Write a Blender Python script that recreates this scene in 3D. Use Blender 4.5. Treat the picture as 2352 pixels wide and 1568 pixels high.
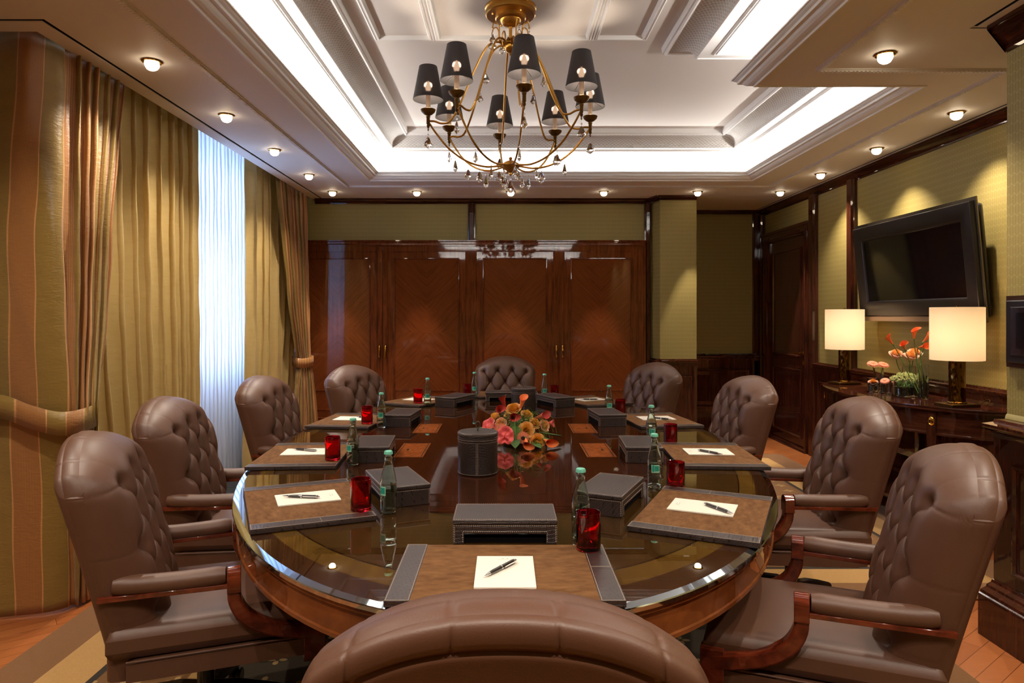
import bpy, math, random
from mathutils import Matrix, Vector
random.seed(7)
PI = math.pi
sc = bpy.context.scene
for o in list(bpy.data.objects):
    bpy.data.objects.remove(o)
COL = sc.collection

# ------------------------------------------------------------------ camera, world, exposure
CAMZ = 1.42
cd = bpy.data.cameras.new('camera'); cam = bpy.data.objects.new('camera', cd); COL.objects.link(cam)
cam.location = (0, 0, CAMZ); cam.rotation_euler = (PI / 2, 0, 0)
cd.sensor_width = 36; cd.lens = 24.0; cd.shift_x = 0.0068; cd.shift_y = -0.0247
cd.clip_start = 0.02; cd.clip_end = 60
sc.camera = cam
vs = sc.view_settings
vs.view_transform = 'Standard'; vs.look = 'None'; vs.exposure = -0.05; vs.gamma = 1.0; vs.use_curve_mapping = False
sc.cycles.use_denoising = True
sc.cycles.max_bounces = 10
sc.cycles.diffuse_bounces = 5
sc.cycles.glossy_bounces = 5
sc.cycles.transmission_bounces = 8
sc.cycles.transparent_max_bounces = 8
sc.cycles.sample_clamp_indirect = 6
sc.cycles.caustics_reflective = False
sc.cycles.caustics_refractive = False
w = bpy.data.worlds.new('sky'); sc.world = w; w.use_nodes = True
bg = w.node_tree.nodes['Background']; bg.inputs[0].default_value = (0.55, 0.72, 1.0, 1); bg.inputs[1].default_value = 1.0

def area(name, loc, rot, sx, sy, power, color, spread=PI):
    l = bpy.data.lights.new(name, 'AREA'); l.shape = 'RECTANGLE'; l.size = sx; l.size_y = sy
    l.energy = power; l.color = color; l.spread = spread
    o = bpy.data.objects.new(name, l); COL.objects.link(o); o.location = loc; o.rotation_euler = rot
    return o
# daylight outside the window, pointing into the room (+X)
area('daylight_window', (-3.15, 5.55, 1.87), (0, -PI / 2, 0), 2.2, 3.4, 185, (0.42, 0.60, 1.0))
# cove light strips in the trough of the raised ceiling, pointing up
CW = (1.0, 0.95, 0.90)
COVE = 10.0   # watts per metre
for (x, y, lx, ly) in [(-1.37, 3.8, .05, 5.4), (0.54, 6.61, 3.6, .05), (2.44, 5.2, .05, 2.6), (1.48, 2.4, .05, 2.8), (1.93, 3.78, .9, .05), (0.05, .88, 2.6, .05)]:
    area('cove_strip', (x, y, 2.765), (PI, 0, 0), lx, ly, COVE * max(lx, ly), CW)

def spot(name, loc, power, color, angle, blend, rad=.02):
    l = bpy.data.lights.new(name, 'SPOT'); l.energy = power; l.color = color; l.spot_size = angle; l.spot_blend = blend
    l.shadow_soft_size = rad
    o = bpy.data.objects.new(name, l); COL.objects.link(o); o.location = loc
    return o
def point(name, loc, power, color, rad=.02):
    l = bpy.data.lights.new(name, 'POINT'); l.energy = power; l.color = color; l.shadow_soft_size = rad
    o = bpy.data.objects.new(name, l); COL.objects.link(o); o.location = loc
    return o

# ------------------------------------------------------------------ node materials
def srgb(r, g, b):
    f = lambda c: (c / 255 / 12.92) if c / 255 <= .04045 else ((c / 255 + .055) / 1.055) ** 2.4
    return (f(r), f(g), f(b), 1)
def mat(name, col, rough=.5, metal=0., coat=0., coat_rough=.03, ior=1.5, trans=0., emit=None, es=0., sheen=0., spec=.5, ssw=0., alpha=1.):
    m = bpy.data.materials.new(name); m.use_nodes = True
    b = m.node_tree.nodes['Principled BSDF']
    i = b.inputs
    i['Base Color'].default_value = col if len(col) == 4 else (*col, 1)
    i['Roughness'].default_value = rough; i['Metallic'].default_value = metal
    i['Coat Weight'].default_value = coat; i['Coat Roughness'].default_value = coat_rough
    i['IOR'].default_value = ior; i['Transmission Weight'].default_value = trans
    i['Sheen Weight'].default_value = sheen; i['Specular IOR Level'].default_value = spec
    if emit: i['Emission Color'].default_value = (*emit[:3], 1); i['Emission Strength'].default_value = es
    i['Subsurface Weight'].default_value = ssw
    i['Alpha'].default_value = alpha
    return m
def N(m, t, **k):
    n = m.node_tree.nodes.new(t)
    for a, v in k.items(): setattr(n, a, v)
    return n
def L(m, a, b): m.node_tree.links.new(a, b)
def bsdf(m): return m.node_tree.nodes['Principled BSDF']
def coords(m, kind='Object', scale=(1, 1, 1), rot=(0, 0, 0)):
    tc = N(m, 'ShaderNodeTexCoord'); mp = N(m, 'ShaderNodeMapping')
    mp.inputs['Scale'].default_value = scale; mp.inputs['Rotation'].default_value = rot
    L(m, tc.outputs[kind], mp.inputs[0]); return mp.outputs[0]
def noise(m, vec, scale, detail=4, rough=.55, dist=0.):
    n = N(m, 'ShaderNodeTexNoise'); n.inputs['Scale'].default_value = scale; n.inputs['Detail'].default_value = detail
    n.inputs['Roughness'].default_value = rough; n.inputs['Distortion'].default_value = dist
    if vec is not None: L(m, vec, n.inputs['Vector'])
    return n.outputs['Fac']
def ramp(m, fac, stops):
    r = N(m, 'ShaderNodeValToRGB'); L(m, fac, r.inputs[0])
    e = r.color_ramp.elements
    while len(e) < len(stops): e.new(.5)
    for k, (p, c) in enumerate(stops): e[k].position = p; e[k].color = c if len(c) == 4 else (*c, 1)
    return r.outputs[0]
def math_(m, op, a, b=None, c=None):
    n = N(m, 'ShaderNodeMath', operation=op)
    for k, v in enumerate((a, b, c)):
        if v is None: continue
        if isinstance(v, (int, float)): n.inputs[k].default_value = v
        else: L(m, v, n.inputs[k])
    return n.outputs[0]
def mix(m, fac, a, b):
    n = N(m, 'ShaderNodeMix', data_type='RGBA')
    for k, v in ((0, fac), (6, a), (7, b)):
        if isinstance(v, (int, float)): n.inputs[k].default_value = v
        elif isinstance(v, tuple): n.inputs[k].default_value = v
        else: L(m, v, n.inputs[k])
    return n.outputs[2]
def setcol(m, out): L(m, out, bsdf(m).inputs['Base Color'])
def bump(m, h, strength=.3, dist=.01, target='Normal'):
    n = N(m, 'ShaderNodeBump'); n.inputs['Strength'].default_value = strength; n.inputs['Distance'].default_value = dist
    L(m, h, n.inputs['Height']); L(m, n.outputs[0], bsdf(m).inputs[target]); return n
def sepxyz(m, vec):
    s = N(m, 'ShaderNodeSeparateXYZ'); L(m, vec, s.inputs[0]); return s.outputs

M = {}
def wood(name, dark, mid, light, scale=(14, 14, 1.2), rough=.18, coat=1., kind='Object', nscale=3., rot=(0, 0, 0), cr=.025, bumps=.012):
    m = mat(name, mid, rough=.5, coat=coat, coat_rough=cr, spec=.0)
    v = coords(m, kind, scale, rot)
    n1 = noise(m, v, nscale, 6, .6, .6)
    n2 = noise(m, coords(m, kind, (2.2, 2.2, 2.2)), 2.5, 2)
    f = math_(m, 'ADD', math_(m, 'MULTIPLY', n1, .75), math_(m, 'MULTIPLY', n2, .25))
    setcol(m, ramp(m, f, [(.36, dark), (.5, mid), (.66, light)]))
    nb = noise(m, coords(m, kind, (1, 1, 1)), 55, 2)
    bump(m, nb, bumps, .004, 'Coat Normal')
    return m
M['mahog'] = wood('mahogany_dark', srgb(42, 20, 12), srgb(62, 30, 19), srgb(80, 41, 26))
M['mahog_h'] = wood('mahogany_dark_horizontal', srgb(42, 20, 12), srgb(62, 30, 19), srgb(80, 41, 26), scale=(1.2, 1.2, 14))
M['cab'] = wood('mahogany_cabinet', srgb(74, 34, 15), srgb(94, 45, 21), srgb(112, 57, 28), bumps=.015)
M['veneer'] = wood('mahogany_veneer_bookmatched', srgb(88, 42, 18), srgb(100, 49, 22), srgb(110, 56, 26), scale=(1.4, 16, 1), kind='UV', bumps=.015)
M['chairwood'] = wood('chair_mahogany', srgb(66, 24, 12), srgb(98, 38, 20), srgb(122, 54, 30), scale=(20, 4, 6), cr=.06)
M['baseblack'] = mat('dark_stained_wood', srgb(28, 18, 14), .3, coat=.6)

def leather(name, c, c2, rough=.38, sc_=90, bs=.12):
    m = mat(name, c, rough=.44, coat=.0, spec=.5)
    v = coords(m, 'Object')
    setcol(m, mix(m, noise(m, v, 5, 3), c, c2))
    vo = N(m, 'ShaderNodeTexVoronoi'); vo.inputs['Scale'].default_value = sc_ * 4; L(m, v, vo.inputs['Vector'])
    bump(m, vo.outputs[0], bs, .0008)
    return m
M['leather'] = leather('brown_leather', srgb(84, 54, 38), srgb(94, 62, 45))
M['stitch'] = mat('pale_thread', srgb(190, 170, 150), .6)
M['thread_dark'] = mat('dark_thread', srgb(70, 46, 38), .6)

def croc(name, c, c2):
    m = mat(name, c, rough=.33, spec=.6)
    s3 = sepxyz(m, coords(m, 'Object', (1, 1, 1))); cb = N(m, 'ShaderNodeCombineXYZ'); L(m, math_(m, 'ADD', s3[0], math_(m, 'MULTIPLY', s3[1], .3)), cb.inputs[0]); L(m, math_(m, 'ADD', s3[1], s3[2]), cb.inputs[1]); v = cb.outputs[0]
    vo = N(m, 'ShaderNodeTexBrick'); vo.inputs['Scale'].default_value = 1
    vo.inputs['Brick Width'].default_value = .022; vo.inputs['Row Height'].default_value = .011
    vo.inputs['Mortar Size'].default_value = .0012; vo.inputs['Mortar Smooth'].default_value = .6
    vo.inputs['Color1'].default_value = (1, 1, 1, 1); vo.inputs['Color2'].default_value = (.9, .9, .9, 1); vo.inputs['Mortar'].default_value = (0, 0, 0, 1)
    nn = N(m, 'ShaderNodeTexNoise'); nn.inputs['Scale'].default_value = 14
    L(m, v, nn.inputs['Vector'])
    ad = N(m, 'ShaderNodeVectorMath', operation='MULTIPLY_ADD'); ad.inputs[1].default_value = (.02, .02, .02)
    L(m, nn.outputs['Color'], ad.inputs[0]); L(m, v, ad.inputs[2])
    L(m, ad.outputs[0], vo.inputs['Vector'])
    setcol(m, mix(m, vo.outputs['Color'], c2, c))
    bump(m, vo.outputs['Color'], .5, .0015)
    return m
M['croc'] = croc('embossed_crocodile_leather', srgb(56, 43, 40), srgb(30, 22, 21))
M['blackgap'] = mat('black_interior', (.004, .003, .003), .9, spec=.1)
M['black'] = mat('black_slot', (.004, .003, .003), .8, spec=.1)

m = mat('tan_suede', srgb(104, 70, 44), .8, spec=.08); v = coords(m)
setcol(m, ramp(m, noise(m, coords(m, 'Object', (6, 14, 6)), 4, 5), [(.3, srgb(90, 60, 36)), (.7, srgb(120, 86, 54))])); M['suede'] = m
M['flap'] = wood('reddish_flap_wood', srgb(100, 50, 20), srgb(122, 64, 28), srgb(138, 76, 36), coat=.3, cr=.2)

m = mat('ceiling_paint', srgb(226, 220, 214), .6, spec=.3)
bump(m, noise(m, coords(m), 120, 2), .03, .002); M['paint'] = m
M['paint_gloss'] = mat('moulding_paint', srgb(234, 233, 231), .5, spec=.3)
# trellis embossed cove
m = mat('trellis_embossed_plaster', srgb(214, 206, 200), .5)
s = sepxyz(m, coords(m, 'UV'))
P = 2 * PI / .034
a = math_(m, 'ABSOLUTE', math_(m, 'SINE', math_(m, 'MULTIPLY', math_(m, 'ADD', s[0], math_(m, 'MULTIPLY', s[1], 1.3)), P / 2)))
b_ = math_(m, 'ABSOLUTE', math_(m, 'SINE', math_(m, 'MULTIPLY', math_(m, 'SUBTRACT', s[0], math_(m, 'MULTIPLY', s[1], 1.3)), P / 2)))
h = math_(m, 'MINIMUM', a, b_)
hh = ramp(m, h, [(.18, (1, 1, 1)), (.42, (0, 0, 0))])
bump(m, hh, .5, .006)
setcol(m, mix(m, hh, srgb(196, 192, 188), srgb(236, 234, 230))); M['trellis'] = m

# wallpaper
def wallpaper(name):
    m = mat(name, srgb(150, 136, 84), .55, spec=.35)
    s = sepxyz(m, coords(m, 'UV'))
    W_ = .034
    wv = math_(m, 'MULTIPLY', math_(m, 'COSINE', math_(m, 'MULTIPLY', s[0], 2 * PI / W_)), .14)
    par = math_(m, 'SUBTRACT', math_(m, 'MULTIPLY', math_(m, 'PINGPONG', math_(m, 'FLOOR', math_(m, 'DIVIDE', s[1], .045)), 1.0), 2.0), 1.0)
    f = math_(m, 'ABSOLUTE', math_(m, 'SUBTRACT', math_(m, 'SUBTRACT', math_(m, 'FRACT', math_(m, 'DIVIDE', s[1], .045)), .5), math_(m, 'MULTIPLY', wv, par)))
    line = ramp(m, f, [(.03, (1, 1, 1)), (.09, (0, 0, 0))])
    cd_ = math_(m, 'ABSOLUTE', math_(m, 'SUBTRACT', math_(m, 'FRACT', math_(m, 'DIVIDE', s[0], W_ / 2)), .5))
    dot = math_(m, 'ABSOLUTE', math_(m, 'SUBTRACT', math_(m, 'FRACT', math_(m, 'DIVIDE', s[1], .0095)), .5))
    dk = math_(m, 'MULTIPLY', ramp(m, cd_, [(.05, (1, 1, 1)), (.12, (0, 0, 0))]), ramp(m, dot, [(.22, (1, 1, 1)), (.34, (.25, .25, .25))]))
    st = math_(m, 'ABSOLUTE', math_(m, 'SINE', math_(m, 'MULTIPLY', s[0], PI / .0052)))
    base = mix(m, st, srgb(136, 119, 64), srgb(149, 132, 76))
    base = mix(m, math_(m, 'MULTIPLY', dk, .6), base, srgb(84, 76, 38))
    setcol(m, mix(m, math_(m, 'MULTIPLY', line, .34), base, srgb(172, 156, 92)))
    r = ramp(m, line, [(0, (.6, .6, .6)), (1, (.38, .38, .38))])
    L(m, r, bsdf(m).inputs['Roughness'])
    return m
M['paper'] = wallpaper('green_gold_wallpaper')

# silk
def silk(name, c1, c2, trans=.15, uv=False):
    m = mat(name, c1, .42, sheen=.25, spec=.45)
    v = coords(m, 'Object', (1, 1, 4)); n = noise(m, v, 9, 4)
    col = mix(m, n, c1, c2); setcol(m, col)
    nb = noise(m, coords(m, 'Object', (3, 3, 9)), 6, 5, .6, 1.2)
    bump(m, nb, .22, .012)
    if trans:
        tr = N(m, 'ShaderNodeBsdfTranslucent'); L(m, col, tr.inputs[0]); mx = N(m, 'ShaderNodeMixShader'); mx.inputs[0].default_value = trans
        L(m, bsdf(m).outputs[0], mx.inputs[1]); L(m, tr.outputs[0], mx.inputs[2])
        out = [q for q in m.node_tree.nodes if q.type == 'OUTPUT_MATERIAL'][0]; L(m, mx.outputs[0], out.inputs[0])
    return m
M['gold'] = silk('gold_silk', srgb(204, 174, 108), srgb(218, 192, 128), .25)
# striped silk : u in metres
m = mat('striped_silk', srgb(120, 92, 38), .40, sheen=.2, spec=.45)
s = sepxyz(m, coords(m, 'UV'))
ph = math_(m, 'FRACT', math_(m, 'DIVIDE', math_(m, 'ADD', s[0], .27), .27))
st = N(m, 'ShaderNodeMath', operation='GREATER_THAN'); L(m, ph, st.inputs[0]); st.inputs[1].default_value = .48
rib = math_(m, 'ABSOLUTE', math_(m, 'SINE', math_(m, 'MULTIPLY', s[0], PI / .0065)))
orange = mix(m, rib, srgb(122, 78, 36), srgb(166, 114, 60))
olive = mix(m, noise(m, coords(m, 'Object', (1, 1, 5)), 6, 4), srgb(124, 98, 40), srgb(144, 116, 54))
col = mix(m, st.outputs[0], olive, orange)
edge1 = math_(m, 'LESS_THAN', math_(m, 'ABSOLUTE', math_(m, 'SUBTRACT', ph, .48)), .018)
edge2 = math_(m, 'GREATER_THAN', ph, .972)
col = mix(m, math_(m, 'MAXIMUM', edge1, edge2), col, srgb(190, 140, 86))
setcol(m, col)
bump(m, noise(m, coords(m, 'Object', (3, 3, 9)), 6, 5, .6, 1.2), .25, .012); M['stripe'] = m
# sheer
m = bpy.data.materials.new('sheer_voile'); m.use_nodes = True; nt = m.node_tree
out = [q for q in nt.nodes if q.type == 'OUTPUT_MATERIAL'][0]
tr = N(m, 'ShaderNodeBsdfTranslucent'); tr.inputs[0].default_value = (.86, .9, .95, 1)
di = bsdf(m); di.inputs['Base Color'].default_value = (.78, .8, .84, 1); di.inputs['Roughness'].default_value = .9
tp = N(m, 'ShaderNodeBsdfTransparent')
m1 = N(m, 'ShaderNodeMixShader'); m1.inputs[0].default_value = .6; L(m, di.outputs[0], m1.inputs[1]); L(m, tr.outputs[0], m1.inputs[2])
m2 = N(m, 'ShaderNodeMixShader'); m2.inputs[0].default_value = .05; L(m, m1.outputs[0], m2.inputs[1]); L(m, tp.outputs[0], m2.inputs[2])
L(m, m2.outputs[0], out.inputs[0]); M['sheer'] = m

M['brass'] = mat('aged_brass', srgb(176, 130, 58), .28, metal=1.)
M['brass_dark'] = mat('bronze', srgb(104, 78, 40), .35, metal=1.)
M['gold_metal'] = mat('polished_brass', srgb(232, 184, 96), .12, metal=1.)
M['chrome'] = mat('chrome', srgb(220, 220, 225), .1, metal=1.)
M['candle'] = mat('cream_candle_sleeve', srgb(226, 190, 150), .5, emit=(1, .7, .45), es=.12)
# dark shade fabric, slightly see-through to the bulb
m = bpy.data.materials.new('dark_shade_fabric'); m.use_nodes = True
out = [q for q in m.node_tree.nodes if q.type == 'OUTPUT_MATERIAL'][0]
d = bsdf(m); d.inputs['Base Color'].default_value = srgb(24, 19, 21); d.inputs['Roughness'].default_value = .8
tr = N(m, 'ShaderNodeBsdfTranslucent'); tr.inputs[0].default_value = srgb(120, 86, 78)
tp = N(m, 'ShaderNodeBsdfRefraction'); tp.inputs[0].default_value = (.95, .75, .65, 1); tp.inputs['Roughness'].default_value = .42; tp.inputs['IOR'].default_value = 1.2
m1 = N(m, 'ShaderNodeMixShader'); m1.inputs[0].default_value = .002; L(m, d.outputs[0], m1.inputs[1]); L(m, tr.outputs[0], m1.inputs[2])
m2 = N(m, 'ShaderNodeMixShader'); m2.inputs[0].default_value = .006; L(m, m1.outputs[0], m2.inputs[1]); L(m, tp.outputs[0], m2.inputs[2])
L(m, m2.outputs[0], out.inputs[0]); M['darkshade'] = m
M['bulb'] = mat('glowing_bulb', (1, .9, .8), .4, emit=(1, .80, .58), es=120)
# cream shade
m = bpy.data.materials.new('cream_shade_fabric'); m.use_nodes = True
out = [q for q in m.node_tree.nodes if q.type == 'OUTPUT_MATERIAL'][0]
d = bsdf(m); d.inputs['Base Color'].default_value = srgb(240, 226, 200); d.inputs['Roughness'].default_value = .8
tr = N(m, 'ShaderNodeBsdfTranslucent'); tr.inputs[0].default_value = srgb(250, 232, 206)
m1 = N(m, 'ShaderNodeMixShader'); m1.inputs[0].default_value = .20; L(m, d.outputs[0], m1.inputs[1]); L(m, tr.outputs[0], m1.inputs[2])
L(m, m1.outputs[0], out.inputs[0]); M['creamshade'] = m
M['crystal'] = mat('cut_crystal', (1, 1, 1), .0, trans=1., ior=1.6)
M['dome'] = mat('lit_glass_dome', (1, .95, .88), .3, emit=(1, .82, .58), es=15)
M['clearglass'] = mat('clear_glass', (.97, 1, .99), .0, trans=1., ior=1.45)
M['water'] = mat('water', (.97, 1, .98), .0, trans=1., ior=1.33)
M['bottleglass'] = mat('pale_green_bottle_glass', (.84, .96, .90), .0, trans=1., ior=1.45)
M['redglass'] = mat('red_glass', (.80, .015, .03), .0, trans=1., ior=1.45)
M['cap'] = mat('mint_cap', srgb(120, 205, 180), .35, metal=.3)
M['teal'] = mat('teal_label', srgb(30, 140, 120), .4)
M['mintlabel'] = mat('pale_mint_label', srgb(150, 200, 170), .45)
M['paper_w'] = mat('cream_paper', srgb(244, 236, 222), .7)
M['ink'] = mat('grey_print', srgb(170, 160, 160), .7)
M['penblack'] = mat('black_lacquer', srgb(26, 22, 24), .2, coat=1.)
M['tvframe'] = mat('black_brown_plastic', srgb(26, 22, 24), .28)
M['tvscreen'] = mat('black_screen', (.004, .004, .005), .06, spec=.5)
M['rimglass'] = mat('bevelled_glass_edge', srgb(190, 205, 215), .03, metal=1.)
M['oakfloor'] = None
# parquet
m = mat('oak_parquet', srgb(176, 98, 48), .28, coat=.3, coat_rough=.15)
v = coords(m, 'Object', (1, 1, 1), (0, 0, math.radians(-38)))
bk = N(m, 'ShaderNodeTexBrick'); L(m, v, bk.inputs['Vector']); bk.inputs['Scale'].default_value = 1
bk.inputs['Brick Width'].default_value = .62; bk.inputs['Row Height'].default_value = .075; bk.inputs['Mortar Size'].default_value = .0012
bk.inputs['Color1'].default_value = srgb(198, 122, 68); bk.inputs['Color2'].default_value = srgb(170, 98, 52); bk.inputs['Mortar'].default_value = srgb(84, 40, 18)
g = noise(m, coords(m, 'Object', (2, 24, 2), (0, 0, math.radians(-38))), 5, 5)
setcol(m, mix(m, math_(m, 'MULTIPLY', g, .5), bk.outputs[0], srgb(120, 60, 28))); M['oakfloor'] = m
# rug : object coords centred on the rug
RX0, RX1, RY0, RY1 = -2.02, 2.82, 0.2, 7.0
m = mat('patterned_carpet', srgb(120, 80, 40), .95, spec=.1, sheen=.3)
tc = sepxyz(m, coords(m, 'Object'))
def _min(*q):
    o = q[0]
    for k in q[1:]: o = math_(m, 'MINIMUM', o, k)
    return o
_l = math_(m, 'SUBTRACT', tc[0], RX0); _f = math_(m, 'SUBTRACT', RY1, tc[1])
dA = _min(_l, _f, math_(m, 'SUBTRACT', 1.83, tc[0]), math_(m, 'SUBTRACT', tc[1], RY0))
dB = _min(_l, _f, math_(m, 'SUBTRACT', RX1, tc[0]), math_(m, 'SUBTRACT', tc[1], 3.41))
dd = math_(m, 'MAXIMUM', dA, dB)
cr = N(m, 'ShaderNodeValToRGB'); cr.color_ramp.interpolation = 'CONSTANT'; L(m, dd, cr.inputs[0])
e = cr.color_ramp.elements
stops = [(0, srgb(128, 86, 44)), (.20, srgb(190, 146, 84)), (.40, srgb(24, 20, 16)), (.43, srgb(122, 82, 36)), (.78, srgb(190, 146, 84)), (.84, srgb(50, 42, 26))]
while len(e) < len(stops): e.new(.5)
for k, (p, c) in enumerate(stops): e[k].position = p; e[k].color = c
# scattered flowers
sx_ = math_(m, 'SUBTRACT', math_(m, 'FRACT', math_(m, 'DIVIDE', tc[0], .17)), .5)
sy_ = math_(m, 'SUBTRACT', math_(m, 'FRACT', math_(m, 'DIVIDE', tc[1], .17)), .5)
rr = math_(m, 'SQRT', math_(m, 'ADD', math_(m, 'MULTIPLY', sx_, sx_), math_(m, 'MULTIPLY', sy_, sy_)))
an = math_(m, 'ARCTAN2', sy_, sx_)
pet = math_(m, 'MULTIPLY', math_(m, 'ABSOLUTE', math_(m, 'COSINE', math_(m, 'MULTIPLY', an, 2))), .24)
fl = math_(m, 'LESS_THAN', rr, pet)
hole = math_(m, 'GREATER_THAN', rr, .05)
fl = math_(m, 'MULTIPLY', math_(m, 'MULTIPLY', fl, hole), math_(m, 'GREATER_THAN', dd, .43))
fl = math_(m, 'MULTIPLY', fl, .7)
cc = mix(m, fl, cr.outputs[0], srgb(196, 160, 104))
n_ = noise(m, coords(m), 160, 2)
setcol(m, mix(m, math_(m, 'MULTIPLY', n_, .35), cc, srgb(70, 48, 24))); bump(m, noise(m, coords(m), 400, 2), .4, .004); M['rug'] = m
# table top (seen through its glass): elliptical crossbanding, r in ellipse units
TA, TB, TY = 1.19, 2.235, 3.72
m = mat('table_wood_under_glass', srgb(60, 28, 14), .5, coat=1., coat_rough=.0, spec=.0)
bsdf(m).inputs['Coat IOR'].default_value = 1.6
tc = sepxyz(m, coords(m, 'Object'))
ex = math_(m, 'DIVIDE', tc[0], TA); ey = math_(m, 'DIVIDE', tc[1], TB)
er = math_(m, 'SQRT', math_(m, 'ADD', math_(m, 'MULTIPLY', ex, ex), math_(m, 'MULTIPLY', ey, ey)))
cr = N(m, 'ShaderNodeValToRGB'); cr.color_ramp.interpolation = 'CONSTANT'; L(m, er, cr.inputs[0]); e = cr.color_ramp.elements
stops = [(0, srgb(64, 30, 14)), (.66, srgb(34, 17, 9)), (.668, srgb(70, 48, 20)), (.895, srgb(30, 16, 8)), (.90, srgb(104, 76, 28)), (.942, srgb(60, 36, 18))]
while len(e) < len(stops): e.new(.5)
for k, (p, c) in enumerate(stops): e[k].position = p; e[k].color = c
g = noise(m, coords(m, 'Object', (10, 1.5, 1)), 3, 6, .6, .5)
setcol(m, mix(m, g, cr.outputs[0], srgb(30, 14, 7))); M['tabletop'] = m
nb = noise(m, coords(m), 60, 2)
M['apron'] = wood('table_apron_figured', srgb(92, 48, 22), srgb(112, 60, 28), srgb(130, 72, 34), scale=(3, 3, 3), cr=.03)
# flowers
def petalmat(n, a, b, sc_=18):
    m = mat(n, a, .5, ssw=0.1, spec=.35); setcol(m, mix(m, noise(m, coords(m), sc_, 3), a, b)); return m
M['rose'] = petalmat('orange_rose_petals', srgb(255, 172, 84), srgb(255, 216, 140), 60)
M['rose_in'] = petalmat('rose_heart', srgb(255, 186, 60), srgb(255, 218, 120), 60)
M['peach'] = petalmat('peach_petals', srgb(255, 176, 136), srgb(255, 218, 188), 60)
M['calla'] = petalmat('calla_orange_red', srgb(240, 100, 52), srgb(250, 148, 74), 40)
M['calla_dk'] = petalmat('calla_dark_red', srgb(160, 36, 40), srgb(214, 80, 70), 40)
M['anth'] = petalmat('anthurium_pink_red', srgb(220, 56, 72), srgb(246, 120, 110), 50)
M['stemgreen'] = mat('stem_green', srgb(92, 128, 52), .5)
M['leafgreen'] = petalmat('leaf_green', srgb(52, 84, 44), srgb(88, 120, 62))
M['palegreen'] = petalmat('pale_green_blossom', srgb(222, 228, 146), srgb(246, 246, 200), 60)
M['coral'] = petalmat('coral_petals', srgb(240, 122, 88), srgb(252, 164, 128), 60)
M['darkcore'] = mat('dark_flower_heart', srgb(60, 24, 18), .7)
M['cream'] = mat('cream_wall', srgb(150, 132, 110), .8)
M['windowframe'] = mat('white_window_frame', srgb(225, 228, 232), .4)
m = bpy.data.materials.new('window_glass'); m.use_nodes = True; out = [q for q in m.node_tree.nodes if q.type == 'OUTPUT_MATERIAL'][0]
tp = N(m, 'ShaderNodeBsdfTransparent'); gs = N(m, 'ShaderNodeBsdfGlossy'); gs.inputs['Roughness'].default_value = .02; m1 = N(m, 'ShaderNodeMixShader'); m1.inputs[0].default_value = .06
L(m, tp.outputs[0], m1.inputs[1]); L(m, gs.outputs[0], m1.inputs[2]); L(m, m1.outputs[0], out.inputs[0]); M['pane'] = m
M['grille'] = mat('metal_grille', srgb(120, 116, 112), .35, metal=.8)

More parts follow.
